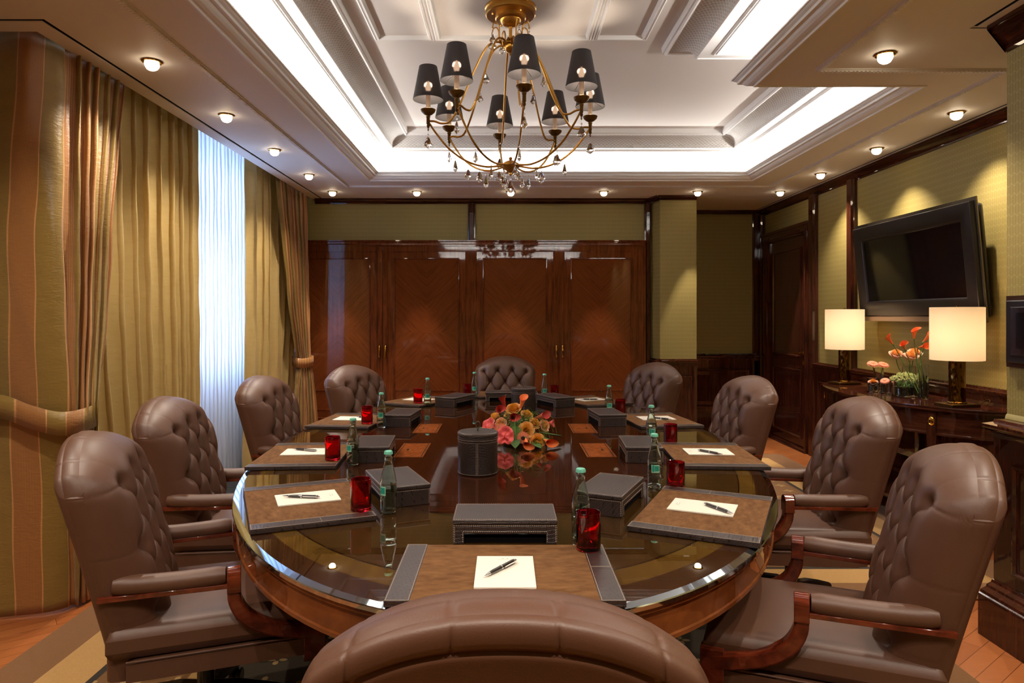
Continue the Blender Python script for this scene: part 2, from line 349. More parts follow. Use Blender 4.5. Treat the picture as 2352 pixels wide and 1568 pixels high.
# ------------------------------------------------------------------ mesh helper
def rotz(a): return Matrix.Rotation(a, 4, 'Z')
def T(x, y, z): return Matrix.Translation((x, y, z))
def align(p, d, up=(0, 0, 1)):
    z = Vector(d).normalized(); u = Vector(up)
    if abs(z.dot(u)) > .99: u = Vector((0, 1, 0))
    x = u.cross(z).normalized(); y = z.cross(x)
    mm = Matrix((x, y, z)).transposed().to_4x4(); mm.translation = Vector(p); return mm
class MB:
    def __init__(s): s.v = []; s.f = []; s.m = []; s.uv = []; s.mx = Matrix()
    def add(s, vs_, fs, mi=0, uvs=None, mx=None):
        k = len(s.v); t = s.mx @ mx if mx is not None else s.mx
        s.v += [tuple(t @ Vector(p)) for p in vs_]
        for n, f in enumerate(fs):
            s.f.append(tuple(i + k for i in f)); s.m.append(mi)
            s.uv.append(uvs[n] if uvs else [(vs_[i][0] + vs_[i][1], vs_[i][2]) for i in f])
        return s
    def box(s, x0, x1, y0, y1, z0, z1, mi=0, mx=None):
        v = [(x, y, z) for z in (z0, z1) for y in (y0, y1) for x in (x0, x1)]
        return s.add(v, [(0, 2, 3, 1), (4, 5, 7, 6), (0, 1, 5, 4), (2, 6, 7, 3), (0, 4, 6, 2), (1, 3, 7, 5)], mi, mx=mx)
    def grid(s, fn, nu, nv, mi=0, closeu=False, closev=False, mx=None, uvfn=None, flip=False):
        vs_ = [fn(i / (nu if closeu else nu - 1), j / (nv if closev else nv - 1)) for j in range(nv) for i in range(nu)]
        fs = []; uvs = []
        for j in range(nv if closev else nv - 1):
            for i in range(nu if closeu else nu - 1):
                a = j * nu + i; b = j * nu + (i + 1) % nu; c = ((j + 1) % nv) * nu + (i + 1) % nu; d = ((j + 1) % nv) * nu + i
                f = (a, b, c, d)
                if uvfn:
                    u0, u1, v0, v1 = i / (nu - 1), (i + 1) / (nu - 1), j / (nv - 1), (j + 1) / (nv - 1)
                    q = [uvfn(u0, v0), uvfn(u1, v0), uvfn(u1, v1), uvfn(u0, v1)]
                if flip: f = f[::-1]; q = q[::-1] if uvfn else None
                fs.append(f)
                if uvfn: uvs.append(q)
        return s.add(vs_, fs, mi, uvs if uvfn else None, mx)
    def lathe(s, prof, seg=24, mi=0, mx=None, cap0=False, cap1=False, fn=None):
        n = len(prof); vs_ = []; fs = []
        for (r, z) in prof:
            for k in range(seg):
                a = 2 * PI * k / seg; rr = r * (fn(a) if fn else 1); vs_.append((rr * math.cos(a), rr * math.sin(a), z))
        for j in range(n - 1):
            for k in range(seg):
                k2 = (k + 1) % seg; fs.append((j * seg + k, j * seg + k2, (j + 1) * seg + k2, (j + 1) * seg + k))
        if cap0: fs.append(tuple(range(seg - 1, -1, -1)))
        if cap1: fs.append(tuple((n - 1) * seg + k for k in range(seg)))
        return s.add(vs_, fs, mi, mx=mx)
    def tube(s, pts, r, seg=8, mi=0, mx=None, caps=True, aspect=1., up=(0, 0, 1)):
        pts = [Vector(p) for p in pts]; n = len(pts); vs_ = []
        rs = r if isinstance(r, (list, tuple)) else [r] * n
        px = None
        for i, p in enumerate(pts):
            d = (pts[min(i + 1, n - 1)] - pts[max(i - 1, 0)]).normalized()
            if px is None:
                u = Vector(up)
                if abs(d.dot(u)) > .95: u = Vector((1, 0, 0))
                px = u.cross(d).normalized()
            else: px = (px - d * px.dot(d)).normalized()
            py = d.cross(px)
            for k in range(seg):
                a = 2 * PI * k / seg
                vs_.append(tuple(p + px * math.cos(a) * rs[i] * aspect + py * math.sin(a) * rs[i]))
        fs = [(j * seg + k, j * seg + (k + 1) % seg, (j + 1) * seg + (k + 1) % seg, (j + 1) * seg + k) for j in range(n - 1) for k in range(seg)]
        if caps: fs += [tuple(range(seg - 1, -1, -1)), tuple((n - 1) * seg + k for k in range(seg))]
        return s.add(vs_, fs, mi, mx=mx)
    def frame(s, O, U, V, Nn, u0, u1, v0, v1, prof, mi=0, close=False):
        """mitred picture-frame moulding; prof = [(inset, height)]"""
        O, U, V, Nn = map(Vector, (O, U, V, Nn)); vs_ = []; fs = []; uvs = []
        for (d, h) in prof:
            for (a, b) in ((u0 + d, v0 + d), (u1 - d, v0 + d), (u1 - d, v1 - d), (u0 + d, v1 - d)):
                vs_.append(tuple(O + U * a + V * b + Nn * h))
        for j in range(len(prof) - 1):
            for k in range(4): fs.append((j * 4 + k, j * 4 + (k + 1) % 4, (j + 1) * 4 + (k + 1) % 4, (j + 1) * 4 + k))
        if close: n = len(prof) - 1; fs.append((n * 4, n * 4 + 1, n * 4 + 2, n * 4 + 3))
        return s.add(vs_, fs, mi)
    def build(s, name, mats, parent=None, loc=None, rz=None, sharp=35, smooth=True, bevel=0, recalc=True):
        me = bpy.data.meshes.new(name); me.from_pydata(s.v, [], s.f)
        mats = mats if isinstance(mats, (list, tuple)) else [mats]
        for q in mats: me.materials.append(M[q] if isinstance(q, str) else q)
        me.polygons.foreach_set('material_index', s.m)
        uvl = me.uv_layers.new(name='UVMap'); flat = []
        for q in s.uv:
            for (a, b) in q: flat += [a, b]
        uvl.data.foreach_set('uv', flat)
        if recalc:
            import bmesh
            bm = bmesh.new(); bm.from_mesh(me); bmesh.ops.recalc_face_normals(bm, faces=bm.faces); bm.to_mesh(me); bm.free()
        if smooth:
            me.polygons.foreach_set('use_smooth', [True] * len(me.polygons)); me.set_sharp_from_angle(angle=math.radians(sharp))
        me.update()
        o = bpy.data.objects.new(name, me); COL.objects.link(o)
        if parent: o.parent = parent
        if loc: o.location = loc
        if rz is not None: o.rotation_euler = (0, 0, rz)
        if bevel:
            bv = o.modifiers.new('bevel', 'BEVEL'); bv.width = bevel; bv.segments = 2; bv.limit_method = 'ANGLE'; bv.angle_limit = math.radians(40)
        return o
def tag(o, label, cat, group=None, kind=None):
    o['label'] = label; o['category'] = cat
    if group: o['group'] = group
    if kind: o['kind'] = kind
    return o
def struct(o, label=None):
    o['kind'] = 'structure'
    if label: o['label'] = label
    return o
def thing(name, label, cat, loc=(0, 0, 0), rz=0, group=None):
    o = bpy.data.objects.new(name, None); COL.objects.link(o); o.location = loc; o.rotation_euler = (0, 0, rz); o.empty_display_size = .05
    return tag(o, label, cat, group)
def copy_tree(o, loc=None, rz=None, label=None, parent=None):
    c = o.copy(); COL.objects.link(c)
    if parent: c.parent = parent
    if loc is not None: c.location = loc
    if rz is not None: c.rotation_euler = (0, 0, rz)
    if label: c['label'] = label
    for ch in list(o.children): copy_tree(ch, parent=c)
    return c
def lerp(a, b, t): return a + (b - a) * t
def spline(pts, n):
    P_ = [Vector(p) for p in pts]; P_ = [P_[0] * 2 - P_[1]] + P_ + [P_[-1] * 2 - P_[-2]]; out = []
    segs = len(P_) - 3
    for k in range(n):
        t = k / (n - 1) * segs; i = min(int(t), segs - 1); f = t - i
        a, b, c, d = P_[i:i + 4]
        out.append(.5 * ((2 * b) + (c - a) * f + (2 * a - 5 * b + 4 * c - d) * f * f + (3 * b - a - 3 * c + d) * f ** 3))
    return out
# ================================================================== THE ROOM
ZC, ZS, ZT, ZU = 2.72, 2.97, 3.06, 3.10
XR, XRN, XL, YB, YA = 3.15, 2.25, -2.75, 7.56, 8.40
fl = MB().box(XL - .1, XR + .1, -1.3, YA + .1, -.05, 0).build('floor', 'oakfloor'); struct(fl)

def wallquad(mb, p0, p1, z0, z1, mi=0):
    Ln = math.dist(p0, p1)
    return mb.add([(p0[0], p0[1], z0), (p1[0], p1[1], z0), (p1[0], p1[1], z1), (p0[0], p0[1], z1)], [(0, 1, 2, 3)], mi, [[(0, z0), (Ln, z0), (Ln, z1), (0, z1)]])
def wallbox(mb, x0, x1, y0, y1, z0, z1, mi=0):
    for a, b in (((x0, y0), (x1, y0)), ((x1, y0), (x1, y1)), ((x1, y1), (x0, y1)), ((x0, y1), (x0, y0))): wallquad(mb, a, b, z0, z1, mi)
    mb.add([(x0, y0, z0), (x1, y0, z0), (x1, y1, z0), (x0, y1, z0)], [(0, 1, 2, 3)], mi); mb.add([(x0, y0, z1), (x1, y0, z1), (x1, y1, z1), (x0, y1, z1)], [(0, 1, 2, 3)], mi)
# soffit slabs
mb = MB()
def slab(x0, x1, y0, y1, z=ZC, mi=0): mb.box(x0, x1, y0, y1, z, z + .004, mi)
slab(-2.02, -1.31, -1.2, 7.36); slab(-1.31, 1.42, -1.2, .9); slab(1.42, 2.10, -1.2, 3.84); slab(2.10, 3.072, 3.09, 3.84)
slab(2.38, 3.072, 3.84, 7.36); slab(-1.31, 2.38, 6.55, 7.36)
slab(-2.02, 3.072, 7.366, 7.62); slab(1.3, 3.072, 7.62, YA)
slab(2.122, 2.4, -1.2, 3.068); slab(3.094, 3.3, 3.07, YA); slab(2.10, 3.2, 3.068, 3.075)
slab(-2.9, -2.02, -1.2, 2.99); slab(-2.9, -2.14, 3.012, 3.12); slab(-2.14, -2.042, 3.012, 7.62)
# dark slots above the gaps
for q in ((-2.05, -2.01, 2.98, 7.64), (-2.9, -2.01, 2.98, 3.02), (2.09, 2.13, -1.2, 3.1), (2.09, 3.2, 3.06, 3.1), (3.065, 3.10, 3.08, YA), (-2.02, 3.12, 7.355, 7.37)):
    mb.box(*q, ZC + .0045, ZC + .02, 1)
# curtain pocket
mb.box(-2.16, -2.14, 3.12, 7.62, ZC + .02, 2.95); mb.box(-2.85, -2.14, 3.1, 7.62, 2.95, 2.97); mb.box(-2.85, -2.14, 3.09, 3.12, ZC + .02, 2.95)
# tray : swept profile around the L shaped opening
OP = [(-1.31, .9), (1.42, .9), (1.42, 3.84), (2.38, 3.84), (2.38, 6.55), (-1.31, 6.55)]
def inset(d):
    out = []
    n = len(OP)
    for i in range(n):
        p, a, b = Vector(OP[i]), Vector(OP[i - 1]), Vector(OP[(i + 1) % n])
        e1 = (p - a).normalized(); e2 = (b - p).normalized()
        n1 = Vector((-e1.y, e1.x)); n2 = Vector((-e2.y, e2.x))
        out.append(p + (n1 + n2) * d / (1 + n1.dot(n2)))
    return out
def sweep(mb, prof, mi=0):
    n = len(OP); rings = [inset(d) for d, z in prof]
    ac = 0
    for j in range(len(prof) - 1):
        l = math.dist(prof[j], prof[j + 1])
        for i in range(n):
            k = (i + 1) % n
            a, b, c, d = rings[j][i], rings[j][k], rings[j + 1][k], rings[j + 1][i]
            e = (Vector(OP[k]) - Vector(OP[i])).normalized()
            us = [p.dot(e) for p in (a, b, c, d)]
            mb.add([(a.x, a.y, prof[j][1]), (b.x, b.y, prof[j][1]), (c.x, c.y, prof[j + 1][1]), (d.x, d.y, prof[j + 1][1])], [(0, 1, 2, 3)], mi,
                   [[(us[0], ac), (us[1], ac), (us[2], ac + l), (us[3], ac + l)]])
        ac += l
lip = [(0, ZC), (.004, ZC - .008), (.014, ZC - .008), (.018, ZC), (.022, ZC + .002), (.03, ZC + .003), (.045, ZC + .008), (.058, ZC + .018), (.066, ZC + .03), (.070, ZC + .036), (.078, ZC + .036), (.080, ZC + .042), (.088, ZC + .044), (.098, ZC + .05), (.104, ZC + .058), (.112, ZC + .058), (.112, ZC + .066), (.09, ZC + .066), (.085, ZC + .03), (-.10, ZC + .03), (-.10, ZS), (.165, ZS), (.167, ZS - .008), (.175, ZS - .014), (.182, ZS - .008), (.188, ZS - .012), (.196, ZS - .004), (.198, ZS), (.262, ZS), (.264, ZS - .006), (.272, ZS - .006), (.276, ZS)]
sweep(mb, lip, 2)
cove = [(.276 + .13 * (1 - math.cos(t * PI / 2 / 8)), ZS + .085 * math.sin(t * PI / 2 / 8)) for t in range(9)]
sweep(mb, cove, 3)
dl = cove[-1][0]
sweep(mb, [(dl, cove[-1][1]), (dl + .004, cove[-1][1] - .008), (dl + .016, cove[-1][1] - .01), (dl + .022, cove[-1][1] + .002), (dl + .03, cove[-1][1] + .006), (dl + .034, ZU)], 2)
r = inset(dl + .034)
mb.add([(p.x, p.y, ZU) for p in r], [tuple(range(6))], 0)
# panel mouldings on the raised ceiling
pf = [(0, 0), (.004, .012), (.012, .018), (.02, .012), (.024, .02), (.034, .022), (.04, .008), (.044, 0)]
for (x0, x1) in ((-.79, -.42), (-.425, .525), (.52, .86)):
    mb.frame((0, 0, ZU), (1, 0, 0), (0, 1, 0), (0, 0, -1), x0, x1, 1.0, 4.13, pf, 2)
# beaded strips on the soffit
def bead(x0, y0, x1, y1):
    Ln = math.dist((x0, y0), (x1, y1)); d = Vector((x1 - x0, y1 - y0, 0)).normalized(); nn = Vector((-d.y, d.x, 0)); O = Vector((x0, y0, ZC))
    pr = [(-.02, 0), (-.018, -.006), (-.010, -.004), (-.008, -.011), (0, -.013), (.008, -.011), (.010, -.004), (.018, -.006), (.02, 0)]
    vs_ = [tuple(O + nn * a + Vector((0, 0, b)) + d * t) for t in (0, Ln) for (a, b) in pr]
    n = len(pr); mb.add(vs_, [(i, i + 1, n + i + 1, n + i) for i in range(n - 1)], 2)
    nb = int(Ln / .022)
    for k in range(nb):
        c = O + d * (k + .5) * Ln / nb + nn * .0
        mb.box(-.006, .006, -.010, .010, -.016, -.008, 2, T(*c) @ rotz(math.atan2(d.y, d.x)))
bead(-1.575, 1.6, -1.575, 6.82); bead(-1.575, 6.82, 2.645, 6.82); bead(2.645, 6.82, 2.645, 3.60); bead(1.655, 3.60, 2.645, 3.60); bead(1.655, 3.60, 1.655, 1.6)
ce = mb.build('ceiling', ['paint', 'black', 'paint_gloss', 'trellis'], recalc=False); struct(ce)

# ---- walls
mb = MB(); wallquad(mb, (-2.9, YB), (1.62, YB), 0, ZC + .25); wallquad(mb, (1.62, YB), (1.67, 7.36), 0, ZC + .02)
wallquad(mb, (1.67, 7.36), (2.065, 7.36), 0, ZC + .02); wallquad(mb, (2.065, 7.36), (2.065, YA), 0, ZC + .02); wallquad(mb, (2.065, YA), (XR, YA), 0, ZC + .02)
struct(mb.build('wall_back', 'paper', recalc=False))
mb = MB(); wallquad(mb, (XR, 3.06), (XR, YA), 0, ZC + .02); struct(mb.build('wall_right', 'paper', recalc=False))
mb = MB(); wallquad(mb, (XRN, -1.2), (XRN, 3.06), 0, ZC + .02); wallquad(mb, (XRN, 3.06), (XR, 3.06), 0, ZC + .02); struct(mb.build('wall_right_near', 'paper', recalc=False))
mb = MB(); wallquad(mb, (XL, -1.2), (XR, -1.2), 0, ZC + .02); struct(mb.build('wall_front', 'paper', recalc=False))
WY0, WY1, WZ0, WZ1 = 4.2, 6.9, .88, 2.85
mb = MB()
mb.box(XL - .1, XL, -1.2, WY0, 0, 2.97); mb.box(XL - .1, XL, WY1, 7.66, 0, 2.97); mb.box(XL - .1, XL, WY0, WY1, 0, WZ0); mb.box(XL - .1, XL, WY0, WY1, WZ1, 2.97)
struct(mb.build('wall_left', 'cream'))
mb = MB(); mb.box(XL - .08, XL - .02, WY0, WY0 + .07, WZ0, WZ1); mb.box(XL - .08, XL - .02, WY1 - .07, WY1, WZ0, WZ1); mb.box(XL - .08, XL - .02, WY0 + .07, WY1 - .07, WZ0, WZ0 + .07)
mb.box(XL - .08, XL - .02, WY0 + .07, WY1 - .07, WZ1 - .07, WZ1); mb.box(XL - .08, XL - .02, 5.52, 5.60, WZ0 + .07, WZ1 - .07); mb.box(XL - .08, XL - .02, WY0 + .07, 5.52, 2.1, 2.16); mb.box(XL - .08, XL - .02, 5.6, WY1 - .07, 2.1, 2.16)
wf = struct(mb.build('window_1', 'windowframe'))
MB().box(XL - .055, XL - .05, WY0 + .05, WY1 - .05, WZ0 + .05, WZ1 - .05).build('window_pane', 'pane', wf)

# ---- wood trim
def crown(name, p0, p1, nx, ny, z1=ZC, hgt=.10, out=.045):
    """crown moulding hanging from the ceiling along p0-p1, (nx,ny) into the room"""
    pr = [(0, z1 - hgt), (.008, z1 - hgt), (.010, z1 - hgt + .014), (.004, z1 - hgt + .018), (.016, z1 - hgt * .62), (out * .75, z1 - hgt * .28), (out * .8, z1 - .02), (out, z1 - .018), (out, z1)]
    mb = MB(); n = len(pr)
    vs_ = [(p[0] + nx * a, p[1] + ny * a, z) for p in (p0, p1) for a, z in pr]
    mb.add(vs_, [(i, i + 1, n + i + 1, n + i) for i in range(n - 1)] + [tuple(range(n)), tuple(range(n, 2 * n))])
    return struct(mb.build(name, 'mahog_h'))
def strip(mb, p0, p1, nx, ny, pr, mi=0):
    n = len(pr); vs_ = [(p[0] + nx * a, p[1] + ny * a, z) for p in (p0, p1) for a, z in pr]
    mb.add(vs_, [(i, i + 1, n + i + 1, n + i) for i in range(n - 1)] + [tuple(range(n)), tuple(range(n, 2 * n))], mi)
crown('trim_1', (-2.1, YB), (1.6, YB), 0, -1, hgt=.06, out=.04)
crown('trim_2', (1.60, YB - .03), (1.655, 7.33), -.9, -.4, hgt=.06, out=.03); crown('trim_3', (1.645, 7.36), (2.065, 7.36), 0, -1, hgt=.05, out=.035)
crown('trim_4', (2.065, YA), (XR, YA), 0, -1, hgt=.05, out=.04); crown('trim_5', (XR, 3.06), (XR, YA), -1, 0, hgt=.085, out=.04)
crown('trim_6', (XRN, -1.2), (XRN, 3.06), -1, 0, hgt=.12, out=.09)
# wallpaper frame at the top of the right wall and the near wall
def vbar(mb, x, y, nx, ny, wd, z0, z1, out=.03):
    tx, ty = -ny, nx
    pr = [(-wd / 2, 0), (-wd / 2, out * .5), (-wd / 2 + .012, out * .6), (-wd / 2 + .018, out), (wd / 2 - .018, out), (wd / 2 - .012, out * .6), (wd / 2, out * .5), (wd / 2, 0)]
    n = len(pr); vs_ = [(x + tx * a + nx * b, y + ty * a + ny * b, z) for z in (z0, z1) for a, b in pr]
    mb.add(vs_, [(i, i + 1, n + i + 1, n + i) for i in range(n - 1)] + [tuple(range(n)), tuple(range(n, 2 * n))])
mb = MB(); vbar(mb, -.37, YB, 0, -1, .08, 2.25, ZC - .05, .04); struct(mb.build('trim_7', 'mahog'))
mb = MB(); vbar(mb, 1.575, YB, 0, -1, .07, 0, ZC - .05, .05); struct(mb.build('trim_8', 'mahog'))
DZ = .96
for k, (y, wd, z0) in enumerate(((6.93, .13, 0), (6.16, .11, DZ - .02), (8.33, .13, 0))):
    mb = MB(); vbar(mb, XR, y, -1, 0, wd, z0, ZC - .07, .05); struct(mb.build('trim_%d' % (9 + k), 'mahog'))
mb = MB(); vbar(mb, 3.09, YA, 0, -1, .10, 0, ZC - .04, .03); struct(mb.build('trim_12', 'mahog'))
# dado : cap, frieze, panels, plinth
def dado(name, p0, p1, nx, ny, panels, out=.03, capout=.06, plinth=.05, pz=.30, pzt=.78):
    mb = MB(); p0 = Vector(p0); p1 = Vector(p1); Ln = (p1 - p0).length; U = (p1 - p0).normalized()
    a, b = tuple(p0), tuple(p1)
    strip(mb, a, b, nx, ny, [(0, DZ), (capout * .5, DZ), (capout * .55, DZ - .012), (capout, DZ - .018), (capout, DZ - .03), (capout * .85, DZ - .045), (capout * .65, DZ - .05), (capout * .6, DZ - .07), (out, DZ - .085), (out, .245), (out + .008, .243), (out + .012, .232), (lerp(out, plinth, .45), .222), (lerp(out, plinth, .5), .212), (lerp(out, plinth, .85), .200), (lerp(out, plinth, .9), .188), (plinth, .184), (plinth, 0), (0, 0)])
    for (u0, u1) in panels:
        mb.frame((p0.x + nx * out, p0.y + ny * out, 0), (U.x, U.y, 0), (0, 0, 1), (nx, ny, 0), u0, u1, pz, pzt, [(0, .001), (.004, .014), (.014, .016), (.022, .006), (.03, .004), (.045, -.006), (.075, -.008), (.08, .001)], 0, True)
    o = mb.build(name, 'mahog'); return struct(o)
dado('baseboard_right', (XR, 6.87), (XR, 3.06), -1, 0, [(.08, .72), (.8, 1.75), (1.85, 2.8), (2.9, 3.7)])
dado('baseboard_right_near', (XRN, 3.06), (XRN, -1.2), -1, 0, [(.12, 1.2), (1.35, 2.5)], out=.06, capout=.115, plinth=.13)
dado('baseboard_back', (2.065, YA), (XR, YA), 0, -1, [(.12, .95)])
dado('baseboard_pier', (1.67, 7.36), (2.065, 7.36), 0, -1, [(.05, .34)], capout=.05, out=.02)
dado('baseboard_pier_side', (1.62, 7.54), (1.67, 7.36), -.96, -.27, [], capout=.05, out=.02)
# light filet along the bottom of the wallpaper
mb = MB()
strip(mb, (XRN, 3.06), (XRN, -1.2), -1, 0, [(0, DZ + .024), (.006, DZ + .018), (.010, DZ + .001), (0, DZ)])
struct(mb.build('trim_13', mat('olive_filet', srgb(140, 126, 74), .4)))

# ---- door in the right wall (y 7.1 .. 8.1)
mb = MB()
O, U, V, Nn = (XR, 0, 0), (0, 1, 0), (0, 0, 1), (-1, 0, 0)
for a in ((7.0, 7.06), (8.12, 8.27)): mb.box(XR - .045, XR, a[0], a[1], 0, 2.36)
mb.box(XR - .05, XR, 7.0, 8.27, 2.30, 2.37); mb.box(XR - .06, XR, 6.99, 8.28, 2.37, 2.40)
mb.frame(O, U, V, Nn, 7.03, 8.15, -.02, 2.33, [(0, .04), (.004, .06), (.02, .065), (.035, .05), (.05, .045), (.055, .01)])
dfr = struct(mb.build('trim_14', 'mahog'))
mb = MB(); mb.box(XR - .012, XR - .002, 7.08, 8.12, .005, 2.28)
for (z0, z1) in ((.12, .85), (.98, 2.16)):
    mb.frame((XR - .012, 0, 0), U, V, Nn, 7.22, 7.98, z0, z1, [(0, 0), (.004, .014), (.016, .016), (.026, .004), (.05, -.002), (.08, -.004)], 0, False)
dr = struct(mb.build('door_1', 'mahog'))
mb = MB(); mb.lathe([(.0, 0), (.026, 0), (.026, .006), (.012, .01), (.011, .05), (0, .05)], 20, mx=T(XR - .012, 7.17, 1.03) @ Matrix.Rotation(-PI / 2, 4, 'Y'))
mb.tube([(XR - .055, 7.17, 1.03), (XR - .058, 7.21, 1.032), (XR - .055, 7.25, 1.03), (XR - .053, 7.30, 1.028)], [.011, .010, .009, .008], 10)
mb.build('door_handle', 'gold_metal', dr)
mb = MB(); mb.lathe([(0, 0), (.024, 0), (.024, .006), (.012, .012), (.012, .02), (0, .02)], 20, mx=T(XR - .012, 7.17, .93) @ Matrix.Rotation(-PI / 2, 4, 'Y')); mb.build('key_rose', 'gold_metal', dr)

# ---- rug and floor grille
mb = MB(); z0, z1 = .0005, .009; cx, cy = (RX0 + RX1) / 2, (RY0 + RY1) / 2
P_ = [(RX0, RY0), (1.83, RY0), (1.83, 3.41), (RX1, 3.41), (RX1, RY1), (RX0, RY1)]
vs_ = [(x, y, z) for z in (z0, z1) for x, y in P_]
mb.add(vs_, [tuple(range(5, -1, -1)), tuple(range(6, 12))] + [(i, (i + 1) % 6, 6 + (i + 1) % 6, 6 + i) for i in range(6)])
rug = mb.build('area_rug', 'rug'); tag(rug, 'large patterned area rug with brown and cream border bands under the conference table', 'rug')
mb = MB(); mb.box(-2.46, -2.10, 3.6, 7.3, .0, .004, 0)
for k in range(120): y = 3.62 + k * .0305; mb.box(-2.44, -2.12, y, y + .012, .004, .012, 1)
mb.box(-2.47, -2.45, 3.59, 7.31, 0, .014, 1); mb.box(-2.12, -2.10, 3.59, 7.31, 0, .014, 1)
tag(mb.build('floor_grille', ['black', 'grille']), 'slatted metal heating grille in the floor below the white curtain', 'grille')

# ================================================================== WARDROBE (built in, far wall)
wr = thing('built_in_wardrobe', 'wide mahogany built-in wardrobe with four panelled doors along the far wall', 'wardrobe', (0, 0, 0))
YF = 7.50
mb = MB()
mb.box(-2.35, 1.54, YF + .012, YB - .001, 0, 2.24)
strip(mb, (-2.35, YF + .012), (1.54, YF + .012), 0, -1, [(0, 2.19), (.02, 2.19), (.02, 2.205), (.03, 2.215), (.03, 2.232), (.045, 2.24), (.045, 2.252), (0, 2.252)])
mb.box(1.525, 1.545, YF - .01, YF + .012, 0, 2.19); mb.box(-2.35, 1.54, YF - .004, YF + .012, 0, .10)
mb.build('carcass', 'cab', wr)
DZ0, DZ1 = .11, 2.183
for k, (x0, x1, hx) in enumerate(((-2.31, -1.346, -1.376), (-1.340, -.372, -1.31), (-.366, .592, .562), (.598, 1.522, .63))):
    mb = MB(); mb.box(x0, x1, YF - .006, YF + .01, DZ0, DZ1)
    O = (0, YF - .006, 0); fx0, fx1, fz0, fz1 = x0 + .045, x1 - .055, .22, 2.135
    mb.frame(O, (1, 0, 0), (0, 0, 1), (0, -1, 0), fx0, fx1, fz0, fz1, [(0, 0), (.002, .008), (.008, .008), (.010, .002), (.075, .004), (.078, .012), (.086, .013), (.09, .002)])
    mb.frame(O, (1, 0, 0), (0, 0, 1), (0, -1, 0), fx0, fx1, .30, .70, [(0.088, .002), (.09, .008), (.10, .008), (.104, .001)])
    px0, px1, pz0, pz1 = fx0 + .09, fx1 - .09, fz0 + .09, fz1 - .09; xm = (px0 + px1) / 2; zm = 1.24
    s2 = .7071
    for (a, b, sx) in ((px0, xm, 1), (xm, px1, -1)):
        for (c, d, szn) in ((pz0, zm, 1), (zm, pz1, -1)):
            uv = [((sx * (x - xm) * s2 + szn * z * s2) + k * 3, (sx * (x - xm) * s2 - szn * z * s2) + k) for x, z in ((a, c), (b, c), (b, d), (a, d))]
            mb.add([(a, YF - .0085, c), (b, YF - .0085, c), (b, YF - .0085, d), (a, YF - .0085, d)], [(0, 1, 2, 3)], 1, [uv])
    d = mb.build('door', ['cab', 'veneer'], wr)
    mb = MB()
    mb.tube([(hx, YF - .006, .97), (hx, YF - .03, .975), (hx, YF - .034, .99), (hx, YF - .034, 1.08), (hx, YF - .03, 1.095), (hx, YF - .006, 1.10)], .009, 8)
    mb.build('handle', 'gold_metal', d)

# ================================================================== DOWNLIGHTS
def downlight(x, y, k, label, cone=100, blend=.8, pw=95):
    t = thing('downlight', label, 'ceiling light', (x, y, ZC), 0, 'recessed ceiling downlights')
    MB().lathe([(.030, .0), (.047, -.001), (.050, -.005), (.046, -.009), (.036, -.010), (.033, -.006), (.030, 0)], 28).build('trim_ring', 'gold_metal', t)
    mb = MB(); mb.lathe([(.032, -.006), (.035, -.016), (.033, -.028), (.026, -.040), (.015, -.047), (0, -.050)], 20, fn=lambda a: 1 + .03 * math.cos(a * 10)); mb.build('glass_dome', 'dome', t)
    spot('downlight_beam', (x, y, ZC - .056), pw, (1, .87, .72), math.radians(cone), blend, .012)
lefts = [(-1.80, 2.55, 'brass-rimmed downlight above the curtains nearest the camera, out of frame'), (-1.80, 3.48, 'largest brass-rimmed downlight above the striped curtain on the left'), (-1.80, 4.41, 'second downlight from the camera in the row along the curtains'),
         (-1.80, 5.33, 'third downlight from the camera in the row along the curtains'), (-1.80, 6.27, 'fourth downlight from the camera in the row along the curtains')]
for k, (x, y, l) in enumerate(lefts[1:]): downlight(x, y, k, l, 125, .9, 66)
for x, l in zip((-1.80, -.92, .06, 1.03, 2.01, 2.87), ('leftmost small downlight of the row in front of the wardrobe, beside the curtains', 'second small downlight from the left above the wardrobe', 'third small downlight from the left above the wardrobe, behind the chandelier', 'fourth small downlight from the left above the wardrobe', 'small downlight above the wallpapered pier at the far wall', 'small downlight nearest the far right corner')): downlight(x, 7.12, 0, l, 38, .4, 150)
for x, y, l in ((1.885, 3.385, 'largest downlight at top right, in the low soffit near the camera'), (2.88, 4.355, 'downlight near the right wall above the television'), (2.88, 5.29, 'second downlight from the camera along the right wall'), (2.88, 6.23, 'third downlight from the camera along the right wall')): downlight(x, y, 0, l)
# the same row of lamps goes on above and behind the camera (outside the frame)
for x, y in ((-1.8, 2.3), (-1.8, 1.1), (1.88, 2.2), (1.88, 1.0), (0, .3), (-.9, .3), (.9, .3)):
    spot('downlight_beam', (x, y, ZC - .03), 80, (1, .87, .72), math.radians(130), .8, .03)
# ================================================================== CONFERENCE TABLE
tb = thing('conference_table', 'large oval mahogany conference table with ten places laid on its glossy glass top', 'table', (0, TY, 0))
TOP = .76; NS = 128
def ell(k, d, z): a = 2 * PI * k / NS; return ((TA + d) * math.cos(a), (TB + d) * math.sin(a), z)
mb = MB()
rings = [(.0, TOP), ]
mb.add([(0, 0, TOP - .001)] + [ell(k, -.024, TOP - .0005) for k in range(NS)], [(0, 1 + k, 1 + (k + 1) % NS) for k in range(NS)])
mb.build('table_surface', 'tabletop', tb, sharp=20)
mb = MB(); prof = [(-.024, TOP), (-.002, TOP - .0036), (0, TOP - .006), (0, TOP - .016), (-.004, TOP - .017), (-.02, TOP - .017)]
mb.add([ell(k, d, z) for d, z in prof for k in range(NS)], [(j * NS + k, j * NS + (k + 1) % NS, (j + 1) * NS + (k + 1) % NS, (j + 1) * NS + k) for j in range(len(prof) - 1) for k in range(NS)])
mb.build('bevelled_glass_edge', 'rimglass', tb, sharp=20)
